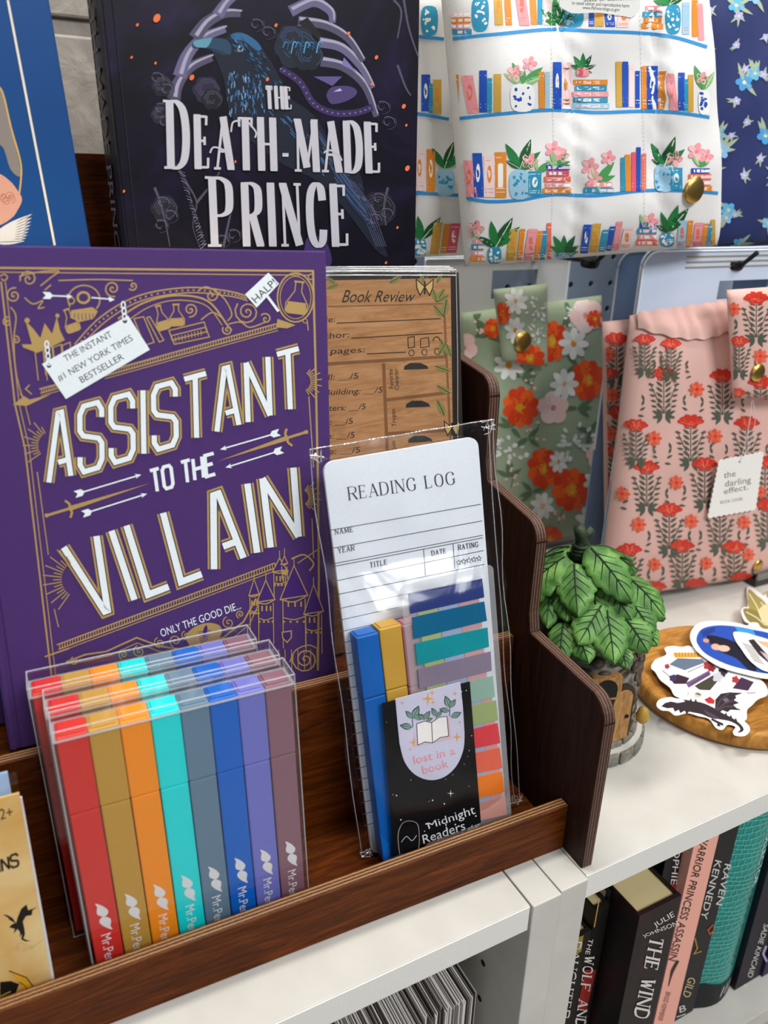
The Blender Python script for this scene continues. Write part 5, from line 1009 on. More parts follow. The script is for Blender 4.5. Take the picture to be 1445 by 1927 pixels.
rp = Pouch(((1186, 594), (1516, 548), (1470, 1078), (1128, 1130)), .2080, .0190, seed=23, wr=1.)
q = thing('fabric_pouch', 'front pink pouch with red carnations and a white hang tag', 'pouch', rp.base(), 'hanging carnation pouches')
rp.body('padded_body', q, PINK, 44)
red_print(rp, [('c', 960, 600, 1.02), ('c', 1232, 610, 1), ('c', 1085, 822, 1.02), ('c', 1345, 830, 1), ('c', 880, 1035, 1), ('c', 1150, 1020, 1), ('c', 1430, 1010, 1), ('c', 985, 1232, 1), ('c', 1220, 1235, .95), ('c', 1440, 1210, .95), ('c', 800, 1418, .95), ('c', 1045, 1400, .95), ('c', 1285, 1405, .95), ('c', 920, 1590, .85), ('c', 1110, 1580, .9), ('c', 1320, 1550, .9), ('c', 830, 840, .9), ('c', 870, 440, .8), ('c', 990, 460, .8), ('d', 1110, 672, 1), ('d', 912, 900, 1), ('d', 1195, 890, 1), ('d', 1015, 1105, .95), ('d', 840, 1300, 1), ('d', 1085, 1285, .95), ('d', 1330, 1290, .9), ('d', 915, 1485, .85), ('d', 1155, 1480, .85), ('d', 1350, 1440, .85), ('d', 1405, 1150, .85), ('d', 1430, 690, .9), ('d', 770, 1160, .9), ('d', 760, 1520, .8), ('d', 960, 1650, .7)], 'carnation_print', q)
# gathered band along the mouth
E = []; V = []; F = []; nb = 60
for i in range(nb + 1):
    u = .02 + .62 * i / nb; 
    for k in range(5):
        v = 1.012 - .012 * k - .05 * (k / 4) * math.sin(math.pi * i / nb) * (1 if k else 0); uu = np.array([u]); vv = np.array([min(v, .995)]); p = rp.xz(uu, np.array([v]))[0]
        V.append((p[0], rp.yp - rp.t(uu, vv)[0] - .0022 - .0030 * abs(math.sin(i * .42 + .6 * math.sin(i * .3))) * math.sin(math.pi * k / 4), p[1] + .0007 * math.sin(i * .8)))
for i in range(nb):
    for k in range(4): b = i * 5 + k; F.append((b, b + 1, b + 6, b + 5))
mk('gathered_edge', V, F, PINK, q, smooth=True)
fp = Pouch(((1369, 546), (1480, 538), (1486, 748), (1380, 750)), .1760, .0040, seed=2, back=.3)
f_ = fp.body('closing_flap', q, PINK, 14); red_print(fp, [('c', 1390, 250, 1), ('c', 1310, 450, .8), ('c', 1410, 640, 1), ('d', 1408, 520, 1), ('d', 1285, 300, .9), ('c', 1300, 690, .7)], 'flap_print', f_)
snap('snap', fp, (1424, 701), .0075, q, 'gold snap on the flap'); snap('snap', rp, (1424, 1063), .0062, q, 'gold snap at the lower corner')
# its hang tag and thread
tp = rp.map(np.array([[1385., 915.]]), .004)[0]; tg = Fr(tp, yaw=1, lean=-2, roll=0)
t = thing('hang_tag', 'white scalloped hang tag with grey lettering on the carnation pouch', 'tag', tg.w(0, 0, -.02))
P = scallop(0, 1, 0, 1, 9, 11, .022); Q = quadmap(((1354, 868), (1436, 852), (1421, 958), (1333, 974)))
P = [tuple(Q(np.array([p]))[0]) for p in P]
prism('card', tg, [tg.l(*p) for p in P], 0, .0006, flat('#ebe8e2', .6), t)
a = Art(tg.pxmap(0), .00008); K = '#6f6a60'
a.textl('the', (1362, 900), (1384, 896), 12, K, up=(.0, -1)); a.textl('darling', (1364, 916), (1413, 908), 12, K, up=(0, -1)); a.textl('effect.', (1362, 930), (1408, 921), 11, K, up=(0, -1)); a.textl('BOOK COVER', (1356, 948), (1398, 941), 5.5, K); a.ell(1392, 869, 2, 2, '#40372c', n=8); a.build('printed_text', t)
th = [tg.w(*(lambda c: (c[0], -.0006, c[1]))(tg.l(x, y))) for x, y in ((1391, 869), (1402, 830), (1410, 790), (1414, 752), (1420, 790), (1408, 840), (1392, 869))]
mk('thread', *tube([tuple(p) for p in cr(th, 4)], .00025, 5), flat('#e6e4e0', .7), t)

# ---- hanging display cards with a slot for the flap, and pegs
def slotcard(px_tl, px_tr, y, z0, slot, n, dy, label, hexc, r=.014, ridges=False):
    a_, b_ = onY(px_tl, y), onY(px_tr, y); zt = a_[2]
    for i in range(n):
        t = thing('display_card', label if i == 0 else ('', 'second', 'third')[i] + ' in the stack, ' + label, 'card', ((a_[0] + b_[0]) / 2, y + i * dy, z0), 'display cards')
        yy = y + i * dy; s0, s1, sz = slot
        x0, x1, zt_ = a_[0] + i * .0012, b_[0] + i * .0012, zt + i * .0018
        # outline with the slot as a notch-free frame: left post, right post, lintel, lower sheet
        P = arc(x0 + r, zt_ - r, r, 180, 90) + arc(x1 - r, zt_ - r, r, 90, 0)
        out = [(x0, sz[1])] + P + [(x1, sz[1])]
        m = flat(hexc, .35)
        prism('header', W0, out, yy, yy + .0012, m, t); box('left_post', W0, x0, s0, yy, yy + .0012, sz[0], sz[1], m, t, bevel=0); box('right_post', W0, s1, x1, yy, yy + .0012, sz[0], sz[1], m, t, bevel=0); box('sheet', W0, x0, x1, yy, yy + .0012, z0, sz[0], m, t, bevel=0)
        E = [tube([(x, yy - .0004, z) for x, z in [(x0, z0 + .1)] + P + [(x1, z0 + .1)]], .0009, 6)]; mk('rim', *merge(*E), flat('#dfe6ee', .3), t)
        if i == 0 and ridges:
            for k in range(3): box('ridge', W0, x0 + .045, x1, yy - .0008, yy, zt_ - .0050 - k * .0042, zt_ - .0036 - k * .0042, flat('#b5ab98', .35, .4), t, bevel=.0003)
yc = .2330; s0, s1 = onY((1352, 540), yc), onY((1452, 540), yc)
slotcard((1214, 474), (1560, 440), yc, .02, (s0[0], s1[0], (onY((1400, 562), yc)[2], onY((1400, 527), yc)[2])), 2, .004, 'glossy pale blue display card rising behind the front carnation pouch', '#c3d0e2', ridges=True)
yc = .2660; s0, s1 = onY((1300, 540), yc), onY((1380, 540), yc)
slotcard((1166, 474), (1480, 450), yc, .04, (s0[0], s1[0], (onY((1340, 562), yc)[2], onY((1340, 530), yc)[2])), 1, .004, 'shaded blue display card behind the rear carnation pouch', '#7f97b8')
yc = .3575; s0, s1 = onY((925, 540), yc), onY((1010, 540), yc)
slotcard((800, 488), (1072, 488), yc, .02, (s0[0], s1[0], (onY((968, 562), yc)[2], onY((968, 508), yc)[2])), 3, .0022, 'white display card behind the sage floral pouch', '#d4d2cf', r=.002)
def peg(x, z, y1, label):
    t = thing('peg_hook', label, 'hook', (x, .36, z)); m = flat('#16171a', .4)
    yb = SF.w(x, .366, 0)[1] - .001
    mk('rod', *tube([(x, yb, z), (x, y1 + .012, z), (x, y1, z + .010)], .0021, 8), m, t); mk('clip', *lathe((x, y1 + .02, z - .001), [(.0003, -.003), (.0085, -.003), (.0095, 0), (.0085, .003), (.0003, .003)], 14, (1, 0, 0), (0, .6, .2), (0, -.2, 1)), m, t); mk('base_plate', *lathe((x, yb + .002, z), [(.0003, -.002), (.009, -.002), (.009, .0), (.0003, .0)], 12, (1, 0, 0), (0, 0, 1), (0, -1, 0)), m, t)
p = onY((1402, 497), .225); peg(p[0], p[2], .2150, 'black peg hook through the pale blue display card'); p = onY((1085, 488), .30); peg(p[0], p[2], .262, 'black peg hook just under the bookshelf print pouch')

# clear stand at the right edge
c = onZ((1420, 1106), 0); t = thing('acrylic_stand', 'clear plastic stand on a dark base at the right edge behind the carnation pouch', 'stand', (c[0] + .05, c[1] + .04, 0))
box('base', Fr(c), 0, .11, 0, .012, 0, .006, flat('#3a332f', .3), t, bevel=.001); box('upright_sheet', Fr(c), .004, .11, .007, .0095, .006, .070, clear('smoky_acrylic', .1, .05, '#a89c92'), t, bevel=.0004); box('lip', Fr(c), .002, .11, .0005, .003, .006, .014, clear('lip_acrylic', .2, .05, '#b5aca4', white=.1), t, bevel=.0004)
# ================================================================ FAIRY HOUSE WITH A LEAF ROOF
HC = np.array([.0800, .0900, 0.]); AP = onY((1095, 1012), .0900)
fh = thing('fairy_house', 'small resin fairy house with a green leaf roof beside the rack', 'figurine', HC)
LEAFM = mottled('leaf_paint', [(.3, '#2c4c20'), (.5, '#4c7836'), (.72, '#74a052')], scale=70, rough=.5, bump=.5, dist=.0012)
VEIN = flat('#173014', .6)
STONE = mottled('stone_paint', [(.3, '#4a423b'), (.55, '#8a847c'), (.75, '#b5b0a8')], scale=120, rough=.55, bump=.6, dist=.0015)
BARK = mottled('bark_paint', [(.3, '#1a2416'), (.7, '#31402a')], scale=150, rough=.55, bump=.6)
RC = np.array([HC[0] + .010, HC[1] - .004, 0]); RB_, ZB_, ZA_ = .069, .086, AP[2] - .010     # roof cone: foot radius, foot height, top height
def cone(px):
    """where the sight line through px meets the roof's cone"""
    d = rays(px)[0]; best = None; lo = None
    for t in np.linspace(.25, .75, 1001):
        p = CAM + d * t; f_ = (ZA_ - p[2]) / (ZA_ - ZB_); c = RC + (AP - RC) * np.array([1, 1, 0]) * (1 - f_); g = math.hypot(p[0] - c[0], p[1] - c[1]) - RB_ * max(0., f_)
        if best is None or g < lo: best, lo = p, g
        if g <= 0: break
    return best
def leaf(base, tip, Wd, lift, seed):
    """serrated leaf from base to tip, bowed outwards, folded along its midrib, with dark incised veins"""
    d = tip - base; L = np.linalg.norm(d); d = d / L; mid = (base + tip) / 2; f_ = (ZA_ - mid[2]) / (ZA_ - ZB_); c = RC + (AP - RC) * np.array([1, 1, 0]) * (1 - f_)
    up = np.array([mid[0] - c[0], mid[1] - c[1], 0]); up = up / (np.linalg.norm(up) + 1e-9) + np.array([0, 0, .75]); tc_ = CAM - mid; up = up / np.linalg.norm(up) + (.8 * tc_ / np.linalg.norm(tc_) if seed < 20 else 0); s = np.cross(d, up); s /= np.linalg.norm(s); n = np.cross(s, d); base = base + n * lift
    nt_, nc = 24, 8; V = []; F = []
    def pt(t, c_):
        wv = (math.sin(math.pi * min(1., .06 + .94 * t ** .85)) ** .7) * Wd / 2; sr = 1 + .20 * (((t * 5.5) % 1) - .35) * abs(c_) ** 4
        return base + d * L * t + s * wv * c_ * sr + n * (.10 * L * math.sin(math.pi * t) - .13 * Wd * abs(c_) ** 1.6 + .012 * math.sin(seed + 6 * t) * Wd * c_ + .004 * (t ** 3))
    for lay in (0, 1):
        for i in range(nt_ + 1):
            for k in range(nc + 1): V.append(pt(i / nt_, -1 + 2 * k / nc) - n * (.0018 if lay else 0))
    m = (nt_ + 1) * (nc + 1)
    for i in range(nt_):
        for k in range(nc): b = i * (nc + 1) + k; F += [(b, b + 1, b + nc + 2, b + nc + 1), (m + b, m + b + nc + 1, m + b + nc + 2, m + b + 1)]
    ed = [k for k in range(nc)] + [i * (nc + 1) + nc for i in range(nt_)] + [nt_ * (nc + 1) + nc - k for k in range(nc)] + [(nt_ - i) * (nc + 1) for i in range(nt_)]
    for i in range(len(ed)): a_, b_ = ed[i], ed[(i + 1) % len(ed)]; F.append((a_, m + a_, m + b_, b_))
    V = np.array(V); V[:, 0] = np.maximum(V[:, 0], .0105)
    o = mk('leaf', V, F, LEAFM, fh, smooth=True)
    E = [tube([pt(t, 0) + n * .0002 for t in np.linspace(.02, .95, 10)], np.linspace(.0007, .0002, 10), 5)]
    for t0 in (.12, .28, .44, .6):
        for sg in (-1, 1): E.append(tube([pt(min(.98, t0 + .22 * q), sg * q * .72) + n * .0001 for q in np.linspace(.02, 1, 6)], np.linspace(.00042, .00015, 6), 4))
    Vv, Fv = merge(*E); Vv = np.array(Vv); Vv[:, 0] = np.maximum(Vv[:, 0], .0105); mk('vein', Vv, Fv, VEIN, o)
ZL = lambda x, y: (980 + .3218 * x, 960 + .3218 * y)
for k, (b_, t_, w_, lf) in enumerate((((250, 650), (235, 900), 150, .0), ((330, 700), (400, 900), 150, .0), ((700, 670), (792, 800), 120, .0), ((590, 790), (612, 935), 95, .0), ((190, 430), (165, 700), 150, .001),
        ((610, 640), (735, 842), 175, .002), ((480, 430), (640, 650), 210, .001), ((640, 540), (765, 745), 170, .001), ((270, 440), (275, 660), 170, .001), ((430, 500), (450, 720), 190, .001), ((500, 590), (540, 912), 195, .003), ((470, 560), (330, 800), 190, .004), ((600, 400), (818, 668), 190, .004), ((280, 290), (160, 450), 140, .003), ((470, 285), (640, 392), 140, .004), ((320, 330), (345, 645), 200, .0065), ((380, 240), (615, 570), 200, .009))):
    leaf(cone(ZL(*b_)), cone(ZL(*t_)), w_ * .3218 * .00037, lf, k)
for k in range(9):                                                              # leaves round the back
    for z0, z1, r_ in ((ZB_ + .022, ZB_ - .006, 1), (ZA_ - .006, ZB_ + .014, 0)):
        a_ = D(30 + 17 * k); o_ = np.array([math.cos(a_), math.sin(a_), 0]); pc = lambda z: (lambda f_: RC + (AP - RC) * np.array([1, 1, 0]) * (1 - f_) + o_ * RB_ * f_ + np.array([0, 0, z]))((ZA_ - z) / (ZA_ - ZB_))
        if k % 2 == r_: leaf(pc(z0), pc(z1), .030, .003 if r_ else .006, k + 20)
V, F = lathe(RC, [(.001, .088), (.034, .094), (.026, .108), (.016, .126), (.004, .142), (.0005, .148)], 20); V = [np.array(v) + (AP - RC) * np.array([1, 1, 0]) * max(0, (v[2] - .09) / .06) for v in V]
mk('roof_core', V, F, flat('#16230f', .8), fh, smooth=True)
E = [tube([AP + np.array(k) for k in ((0, 0, -.014), (.0005, 0, -.004), (-.001, 0, .002), (-.0045, -.001, .0085))], [.0058, .0045, .0042, .0036], 9), tube([AP + np.array(k) for k in ((0, 0, -.003), (.004, 0, .002), (.0075, -.001, .0052))], [.0036, .0031, .0028], 8)]
for k in range(3): E.append(lathe(AP + np.array([.0002, 0, -.0105 + k * .0026]), [(.0050, -.0012), (.0066, 0), (.0050, .0012)], 14))
mk('twig_finial', *merge(*E), BARK, fh, smooth=True)
mk('wall', *lathe(HC, [(.0375, .004), (.0385, .03), (.0365, .06), (.034, .094), (.001, .094)], 28), STONE, fh, smooth=True)
mk('mortar_step', *lathe(HC, [(.0445, 0), (.0452, .0105), (.001, .0105)], 36), flat('#c9c5ba', .8), fh)
BRK = mottled('grey_brick', [(.3, '#66625a'), (.7, '#8e8a80')], scale=160, rough=.7, bump=.5)
def sector(name, r0, r1, a0, a1, z0, z1, m, par, bev=.0006):
    P = [(r0 * math.cos(t_), r0 * math.sin(t_)) for t_ in np.linspace(a0, a1, 4)] + [(r1 * math.cos(t_), r1 * math.sin(t_)) for t_ in np.linspace(a1, a0, 4)]; n = len(P)
    V = [HC + np.array([x, y, z0]) for x, y in P] + [HC + np.array([x, y, z1]) for x, y in P]
    return mk(name, V, [list(range(n))[::-1], list(range(n, 2 * n))] + [(i, (i + 1) % n, n + (i + 1) % n, n + i) for i in range(n)], m, par, bevel=bev, seg=1)
for k in range(20):
    for z0, z1, r1, sh in ((.0003, .0095, .0472, 0), (.0102, .0150, .0415, .5)): g0 = D((k + sh) * 18 + 1); sector('brick', .036, r1, g0, g0 + D(16), z0, z1, BRK, fh)
DARKST = mottled('brown_stone', [(.3, '#2b211a'), (.55, '#54463a'), (.75, '#857a6c')], scale=150, rough=.5, bump=.6)
def ang(px, r_=.0385):
    d = rays(px)[0]
    for t_ in np.linspace(.25, .8, 2000):
        p = CAM + d * t_
        if math.hypot(p[0] - HC[0], p[1] - HC[1]) <= r_: return math.atan2(p[1] - HC[1], p[0] - HC[0]), p[2]
    return 0., .05
gd, zd = ang((1166, 1345)); gw, zw = ang((1138, 1292))
rs = random.Random(6); sv, sf = lathe((0, 0, 0), [(.15, -.9), (.75, -.6), (1, 0), (.75, .6), (.15, .9)], 7)
for ring_ in range(8):
    zc_ = .019 + ring_ * .0098
    for k in range(18):
        g = D(k * 20 + (10 if ring_ % 2 else 0) + rs.uniform(-4, 4))
        if math.cos(g) < -.75 or (abs((g - gd + math.pi) % (2 * math.pi) - math.pi) < .26 and zc_ < .062): continue
        o_ = np.array([math.cos(g), math.sin(g), 0]); tn = np.array([-o_[1], o_[0], 0]); sc = rs.uniform(.8, 1.15)
        mk('stone', [HC + o_ * (.0372 + v[2] * .0026) + tn * v[0] * .0062 * sc + np.array([0, 0, zc_ + v[1] * .0044 * sc]) for v in sv], sf, DARKST, fh, smooth=True)
TAN = wood('tan_wood', [(.3, '#8a5f35'), (.7, '#c29560')], sc=(80, 80, 20), rough=.6)
def wpanel(name, g, z0, pts, d0, d1, m, par):
    o_ = np.array([math.cos(g), math.sin(g), 0]); tn = np.array([-o_[1], o_[0], 0]); n = len(pts); V = [HC + o_ * d + tn * x + np.array([0, 0, z0 + z]) for d in (d0, d1) for x, z in pts]
    return mk(name, V, [list(range(n))[::-1], list(range(n, 2 * n))] + [(i, (i + 1) % n, n + (i + 1) % n, n + i) for i in range(n)], m, par)
def archp(w_, h): return [(-w_, 0), (w_, 0)] + [(w_ * math.cos(t_), h - w_ + w_ * math.sin(t_)) for t_ in np.linspace(0, math.pi, 9)]
dr = wpanel('door', gd, .0152, archp(.0085, .040), .034, .0398, TAN, fh); wpanel('door_frame', gd, .0150, archp(.0112, .044), .033, .0388, flat('#3a2a1e', .6), fh)
o_ = np.array([math.cos(gd), math.sin(gd), 0]); tn = np.array([-o_[1], o_[0], 0]); mk('knob', *lathe(HC + o_ * .0398 + tn * .0045 + np.array([0, 0, .034]), [(.0002, 0), (.0014, .0004), (.0014, .0014), (.0002, .002)], 10, tn, (0, 0, 1), o_), flat('#1c1814', .4), dr)
wf = wpanel('window_frame', gw, zw - .008, [(-.010, 0), (.010, 0), (.010, .017), (-.010, .017)], .036, .0418, TAN, fh); wpanel('window_pane', gw, zw - .006, archp(.0072, .0135), .040, .0422, flat('#14110e', .3), wf)
gl, zl = ang((1202, 1345), .044); mk('lantern', *lathe(HC + np.array([math.cos(gl), math.sin(gl), 0]) * .0465 + np.array([0, 0, zl - .006]), [(.0004, 0), (.0040, .003), (.0046, .007), (.0030, .012), (.0004, .014)], 12), flat('#b08a3c', .4), fh, smooth=True)

# ================================================================ ROUND TRAY WITH STICKERS
TC = np.array([.2165, .0775, 0.]); TR = .0750
OAK = wood('oiled_acacia', [(.28, '#7d4f22'), (.5, '#ab7636'), (.75, '#c9974f')], sc=(10, 45, 10), rough=.4, bump=.15)
tr = thing('round_tray', 'round wooden tray with a raised rim holding stickers', 'tray', TC)
mk('tray_body', *lathe(TC, [(.0680, 0), (.0735, .0025), (TR, .0075), (TR - .0010, .0135), (TR - .0030, .0152), (TR - .0080, .0148), (TR - .0110, .0105), (.001, .0100)], 64), OAK, tr, smooth=True)
def outset(pts, d):
    P = np.array(pts, float); c = P.mean(0); n = len(P); A_ = sum(P[i][0] * P[(i + 1) % n][1] - P[(i + 1) % n][0] * P[i][1] for i in range(n)); sg = 1 if A_ > 0 else -1; out = []
    for i in range(n):
        a_, b_ = P[i] - P[i - 1], P[(i + 1) % n] - P[i]; a_ /= np.hypot(*a_) + 1e-9; b_ /= np.hypot(*b_) + 1e-9; nn = np.array([a_[1] + b_[1], -a_[0] - b_[0]]) * sg; l = np.hypot(*nn); nn = nn / l if l > .3 else np.array([a_[1], -a_[0]]) * sg; out.append(tuple(P[i] + nn * d))
    return out
def sticker(label, outline, z, draw, hexc='#ebe8e6', tilt=None):
    """die-cut vinyl lying flat; outline in photo pixels on the level z"""
    c = onZ(np.mean(np.array(outline), 0), z); t = thing('sticker', label, 'sticker', c, 'die cut stickers on the tray')
    nn = np.array(tilt[0] if tilt else (0, 0, 1.)); pp = np.array(tilt[1] if tilt else (0, 0, z)); fl_ = lambda P, o: onplane(P, nn, pp + np.array([0, 0, o])); P = cr(outline, 4, True); V = np.concatenate([fl_(P, -.0005), fl_(P, 0)]); n = len(P)
    mk('vinyl', V, [list(range(n))[::-1], list(range(n, 2 * n))] + [(i, (i + 1) % n, n + (i + 1) % n, n + i) for i in range(n)], flat(hexc, .3), t)
    a = Art(fl_, .00003, 2e-6); draw(a); a.build('printed_design', t)
Z4 = lambda P: [(1180 + .18339 * x, 1100 + .18339 * y) for x, y in P]
def d_books(a):
    K = '#2b2430'
    a.poly(Z4([(470, 700), (740, 700), (760, 745), (490, 752)]), '#d79a2c')
    for k in range(8): a.line(Z4([(500 + k * 32, 690), (502 + k * 32, 745)]), 1.2, '#8a5a14')
    a.poly(Z4([(430, 820), (520, 755), (770, 765), (800, 800), (590, 880)]), '#5d6c80'); a.poly(Z4([(560, 920), (790, 830), (815, 865), (600, 965)]), '#e9e4e0'); a.poly(Z4([(600, 1010), (840, 880), (860, 925), (630, 1060)]), '#6a4f78')
    a.poly(Z4([(690, 1040), (880, 930), (930, 990), (850, 1085), (740, 1080)]), '#3d3a30'); a.poly(Z4([(860, 1085), (1080, 960), (1160, 1005), (960, 1090)]), '#ddd8d2'); a.poly(Z4([(1080, 1065), (1170, 950), (1300, 1000), (1240, 1090)]), '#3c2340'); a.poly(Z4([(430, 950), (520, 920), (640, 960), (600, 1020), (480, 1020)]), '#331c2c')
    for x, y, r_, c in ((830, 830, 9, '#a02c34'), (870, 860, 7, '#7d1f2a'), (1110, 975, 7, '#a02c34'), (980, 900, 9, '#2b2430'), (930, 950, 10, '#b9bcc2'), (410, 840, 5, '#a02c34'), (470, 960, 7, '#3a2a58')): p = Z4([(x, y)])[0]; a.flower(p[0], p[1], r_, 5, c, c)
    for P in ([(360, 880), (420, 930), (470, 1000)], [(1180, 1090), (1250, 1115), (1320, 1110)], [(620, 900), (800, 820)], [(650, 1030), (840, 910)]): a.line(Z4(P), 1.3, K)
sticker('white edged sticker of a pile of dark books on the tray', Z4([(245, 850), (290, 770), (400, 720), (385, 650), (470, 630), (560, 640), (640, 630), (740, 680), (800, 760), (900, 820), (1050, 860), (1200, 920), (1340, 960), (1420, 1030), (1440, 1130), (1340, 1180), (1280, 1240), (1230, 1290), (1220, 1390), (1100, 1380), (900, 1260), (700, 1200), (500, 1150), (440, 1060), (340, 980), (290, 900)]), .0160, d_books)
def d_dragon(a):
    K = '#2a2228'
    a.poly(cr(Z4([(560, 1240), (640, 1200), (760, 1210), (880, 1260), (980, 1320), (1080, 1370), (1160, 1430), (1195, 1480), (1180, 1510), (1130, 1520), (1160, 1490), (1140, 1450), (1060, 1405), (960, 1385), (860, 1370), (760, 1330), (660, 1310), (570, 1285)]), 3, True), K)
    a.poly(Z4([(350, 1250), (390, 1215), (450, 1200), (520, 1215), (600, 1200), (560, 1180), (660, 1190), (700, 1230), (640, 1300), (610, 1330), (590, 1295), (545, 1320), (530, 1285), (490, 1305), (470, 1265), (410, 1270)]), K)
    a.poly(Z4([(900, 1290), (905, 1180), (960, 1120), (1050, 1105), (1190, 1112), (1110, 1140), (1120, 1165), (1095, 1185), (1150, 1215), (1090, 1235), (1120, 1265), (1175, 1290), (1060, 1285), (1030, 1310), (980, 1290), (950, 1310)]), K)
    a.poly(Z4([(870, 1370), (930, 1400), (985, 1425), (990, 1450), (950, 1440), (960, 1460), (920, 1450), (925, 1425), (860, 1390)]), K)
    for x, y in ((600, 1195), (650, 1185), (700, 1190), (1010, 1330), (1060, 1355), (1110, 1385)): a.poly(Z4([(x - 14, y + 18), (x + 4, y - 22), (x + 20, y + 18)]), K)
    for P in ([(910, 1280), (960, 1180), (1050, 1115)], [(920, 1285), (1000, 1220), (1090, 1190)], [(930, 1290), (1010, 1250), (1100, 1250)]): a.line(Z4(P), 1.2, '#5d4c58')
    a.poly(Z4([(780, 1280), (880, 1330), (960, 1380), (900, 1380), (820, 1340)]), '#4a3a48'); a.poly(Z4([(790, 1180), (850, 1150), (900, 1190), (890, 1225), (830, 1220)]), '#b02530'); a.ell(*Z4([(725, 1135)])[0], 7, 5, '#d8b8a0', n=10); a.poly(Z4([(690, 1120), (720, 1105), (770, 1130), (740, 1140)]), '#6d6a52'); a.poly(Z4([(980, 1180), (1020, 1160), (1050, 1190), (1010, 1210)]), '#6b5a70')
sticker('black dragon sticker with a white border at the front of the tray', Z4([(300, 1240), (330, 1180), (440, 1155), (520, 1170), (620, 1150), (640, 1090), (720, 1070), (800, 1110), (880, 1120), (960, 1080), (1100, 1080), (1220, 1100), (1210, 1180), (1180, 1260), (1220, 1310), (1180, 1370), (1250, 1450), (1255, 1510), (1200, 1555), (1110, 1550), (1085, 1510), (1110, 1460), (1030, 1440), (980, 1490), (910, 1470), (840, 1380), (730, 1350), (620, 1320), (500, 1345), (430, 1300), (350, 1290)]), .0172, d_dragon)
def d_oval(a):
    P = cr(Z4([(710, 560), (760, 460), (900, 420), (1080, 425), (1280, 460), (1500, 520), (1620, 700), (1600, 900), (1440, 915), (1200, 870), (1000, 810), (820, 720), (740, 640)]), 5, True); a.poly(P, '#1d4aa8')
    a.poly(cr(Z4([(820, 520), (960, 540), (1120, 600), (1230, 720), (1330, 880), (1240, 870), (1120, 760), (960, 690), (850, 600)]), 4, True), '#0f1226'); a.poly(Z4([(1100, 430), (1290, 465), (1330, 540), (1150, 500)]), '#2f8fce'); a.poly(Z4([(760, 480), (900, 435), (900, 480), (780, 540)]), '#16357e')
    a.ell(*Z4([(910, 640)])[0], 9, 6, '#d9a48c', .2, 12); a.ell(*Z4([(990, 655)])[0], 12, 6, '#e0b39c', .1, 12); a.ell(*Z4([(810, 575)])[0], 6, 4, '#c98a70', .2, 10)
sticker('oval blue sticker with a white border on the tray', Z4([(645, 520), (700, 420), (800, 378), (950, 375), (1130, 395), (1230, 420), (1270, 390), (1340, 395), (1390, 450), (1600, 500), (1720, 700), (1680, 930), (1440, 968), (1200, 920), (960, 850), (780, 740), (680, 640)]), .0184, d_oval)
def d_fig(a):
    K = '#2a2026'
    a.poly(Z4([(1240, 570), (1300, 560), (1420, 700), (1600, 860), (1480, 830), (1350, 720)]), K); a.poly(Z4([(1320, 570), (1500, 600), (1620, 680), (1500, 680), (1400, 630)]), '#d8a886'); a.poly(Z4([(1360, 680), (1460, 800), (1520, 840), (1440, 720)]), '#b9aab4')
    for k in range(9): a.line(Z4([(1180 + k * 14, 600 + k * 22), (1290 + k * 14, 640 + k * 22)]), 1.2, K)
sticker('white cut out sticker with dark figure shapes lying over the blue oval', Z4([(1090, 520), (1100, 485), (1180, 490), (1240, 500), (1300, 520), (1440, 560), (1640, 640), (1660, 860), (1600, 920), (1440, 895), (1340, 850), (1240, 760), (1170, 660), (1120, 590)]), .0196, d_fig)
def d_olive(a):
    for P, c in (([(1240, 50), (1330, 110), (1420, 190), (1480, 330), (1400, 500), (1300, 410), (1250, 250)], '#9a8f4e'), ([(1190, 250), (1300, 260), (1420, 340), (1440, 470), (1320, 420), (1230, 360)], '#847a3e'), ([(1350, 260), (1500, 180), (1640, 240), (1600, 420), (1430, 420)], '#e6c99c'), ([(1420, 80), (1560, 60), (1640, 180), (1500, 200)], '#a89c5a')): a.poly(cr(Z4(P), 3, True), c)
    for P in ([(1250, 90), (1330, 220), (1390, 380)], [(1220, 280), (1330, 340), (1420, 420)], [(1370, 180), (1420, 240)]): a.line(Z4(P), 1.6, '#e9e0b8')
sticker('olive and cream leaf sticker at the back of the tray', Z4([(1170, 270), (1200, 230), (1240, 220), (1225, 60), (1250, 20), (1330, 60), (1400, 110), (1440, 70), (1560, 40), (1680, 160), (1660, 440), (1500, 520), (1400, 530), (1260, 410), (1200, 370)]), .0166, d_olive, tilt=((.10 * .45, .10 * .9, 1.), onZ((1378, 1236), .0172)))     # leans from the rim down to the shelf

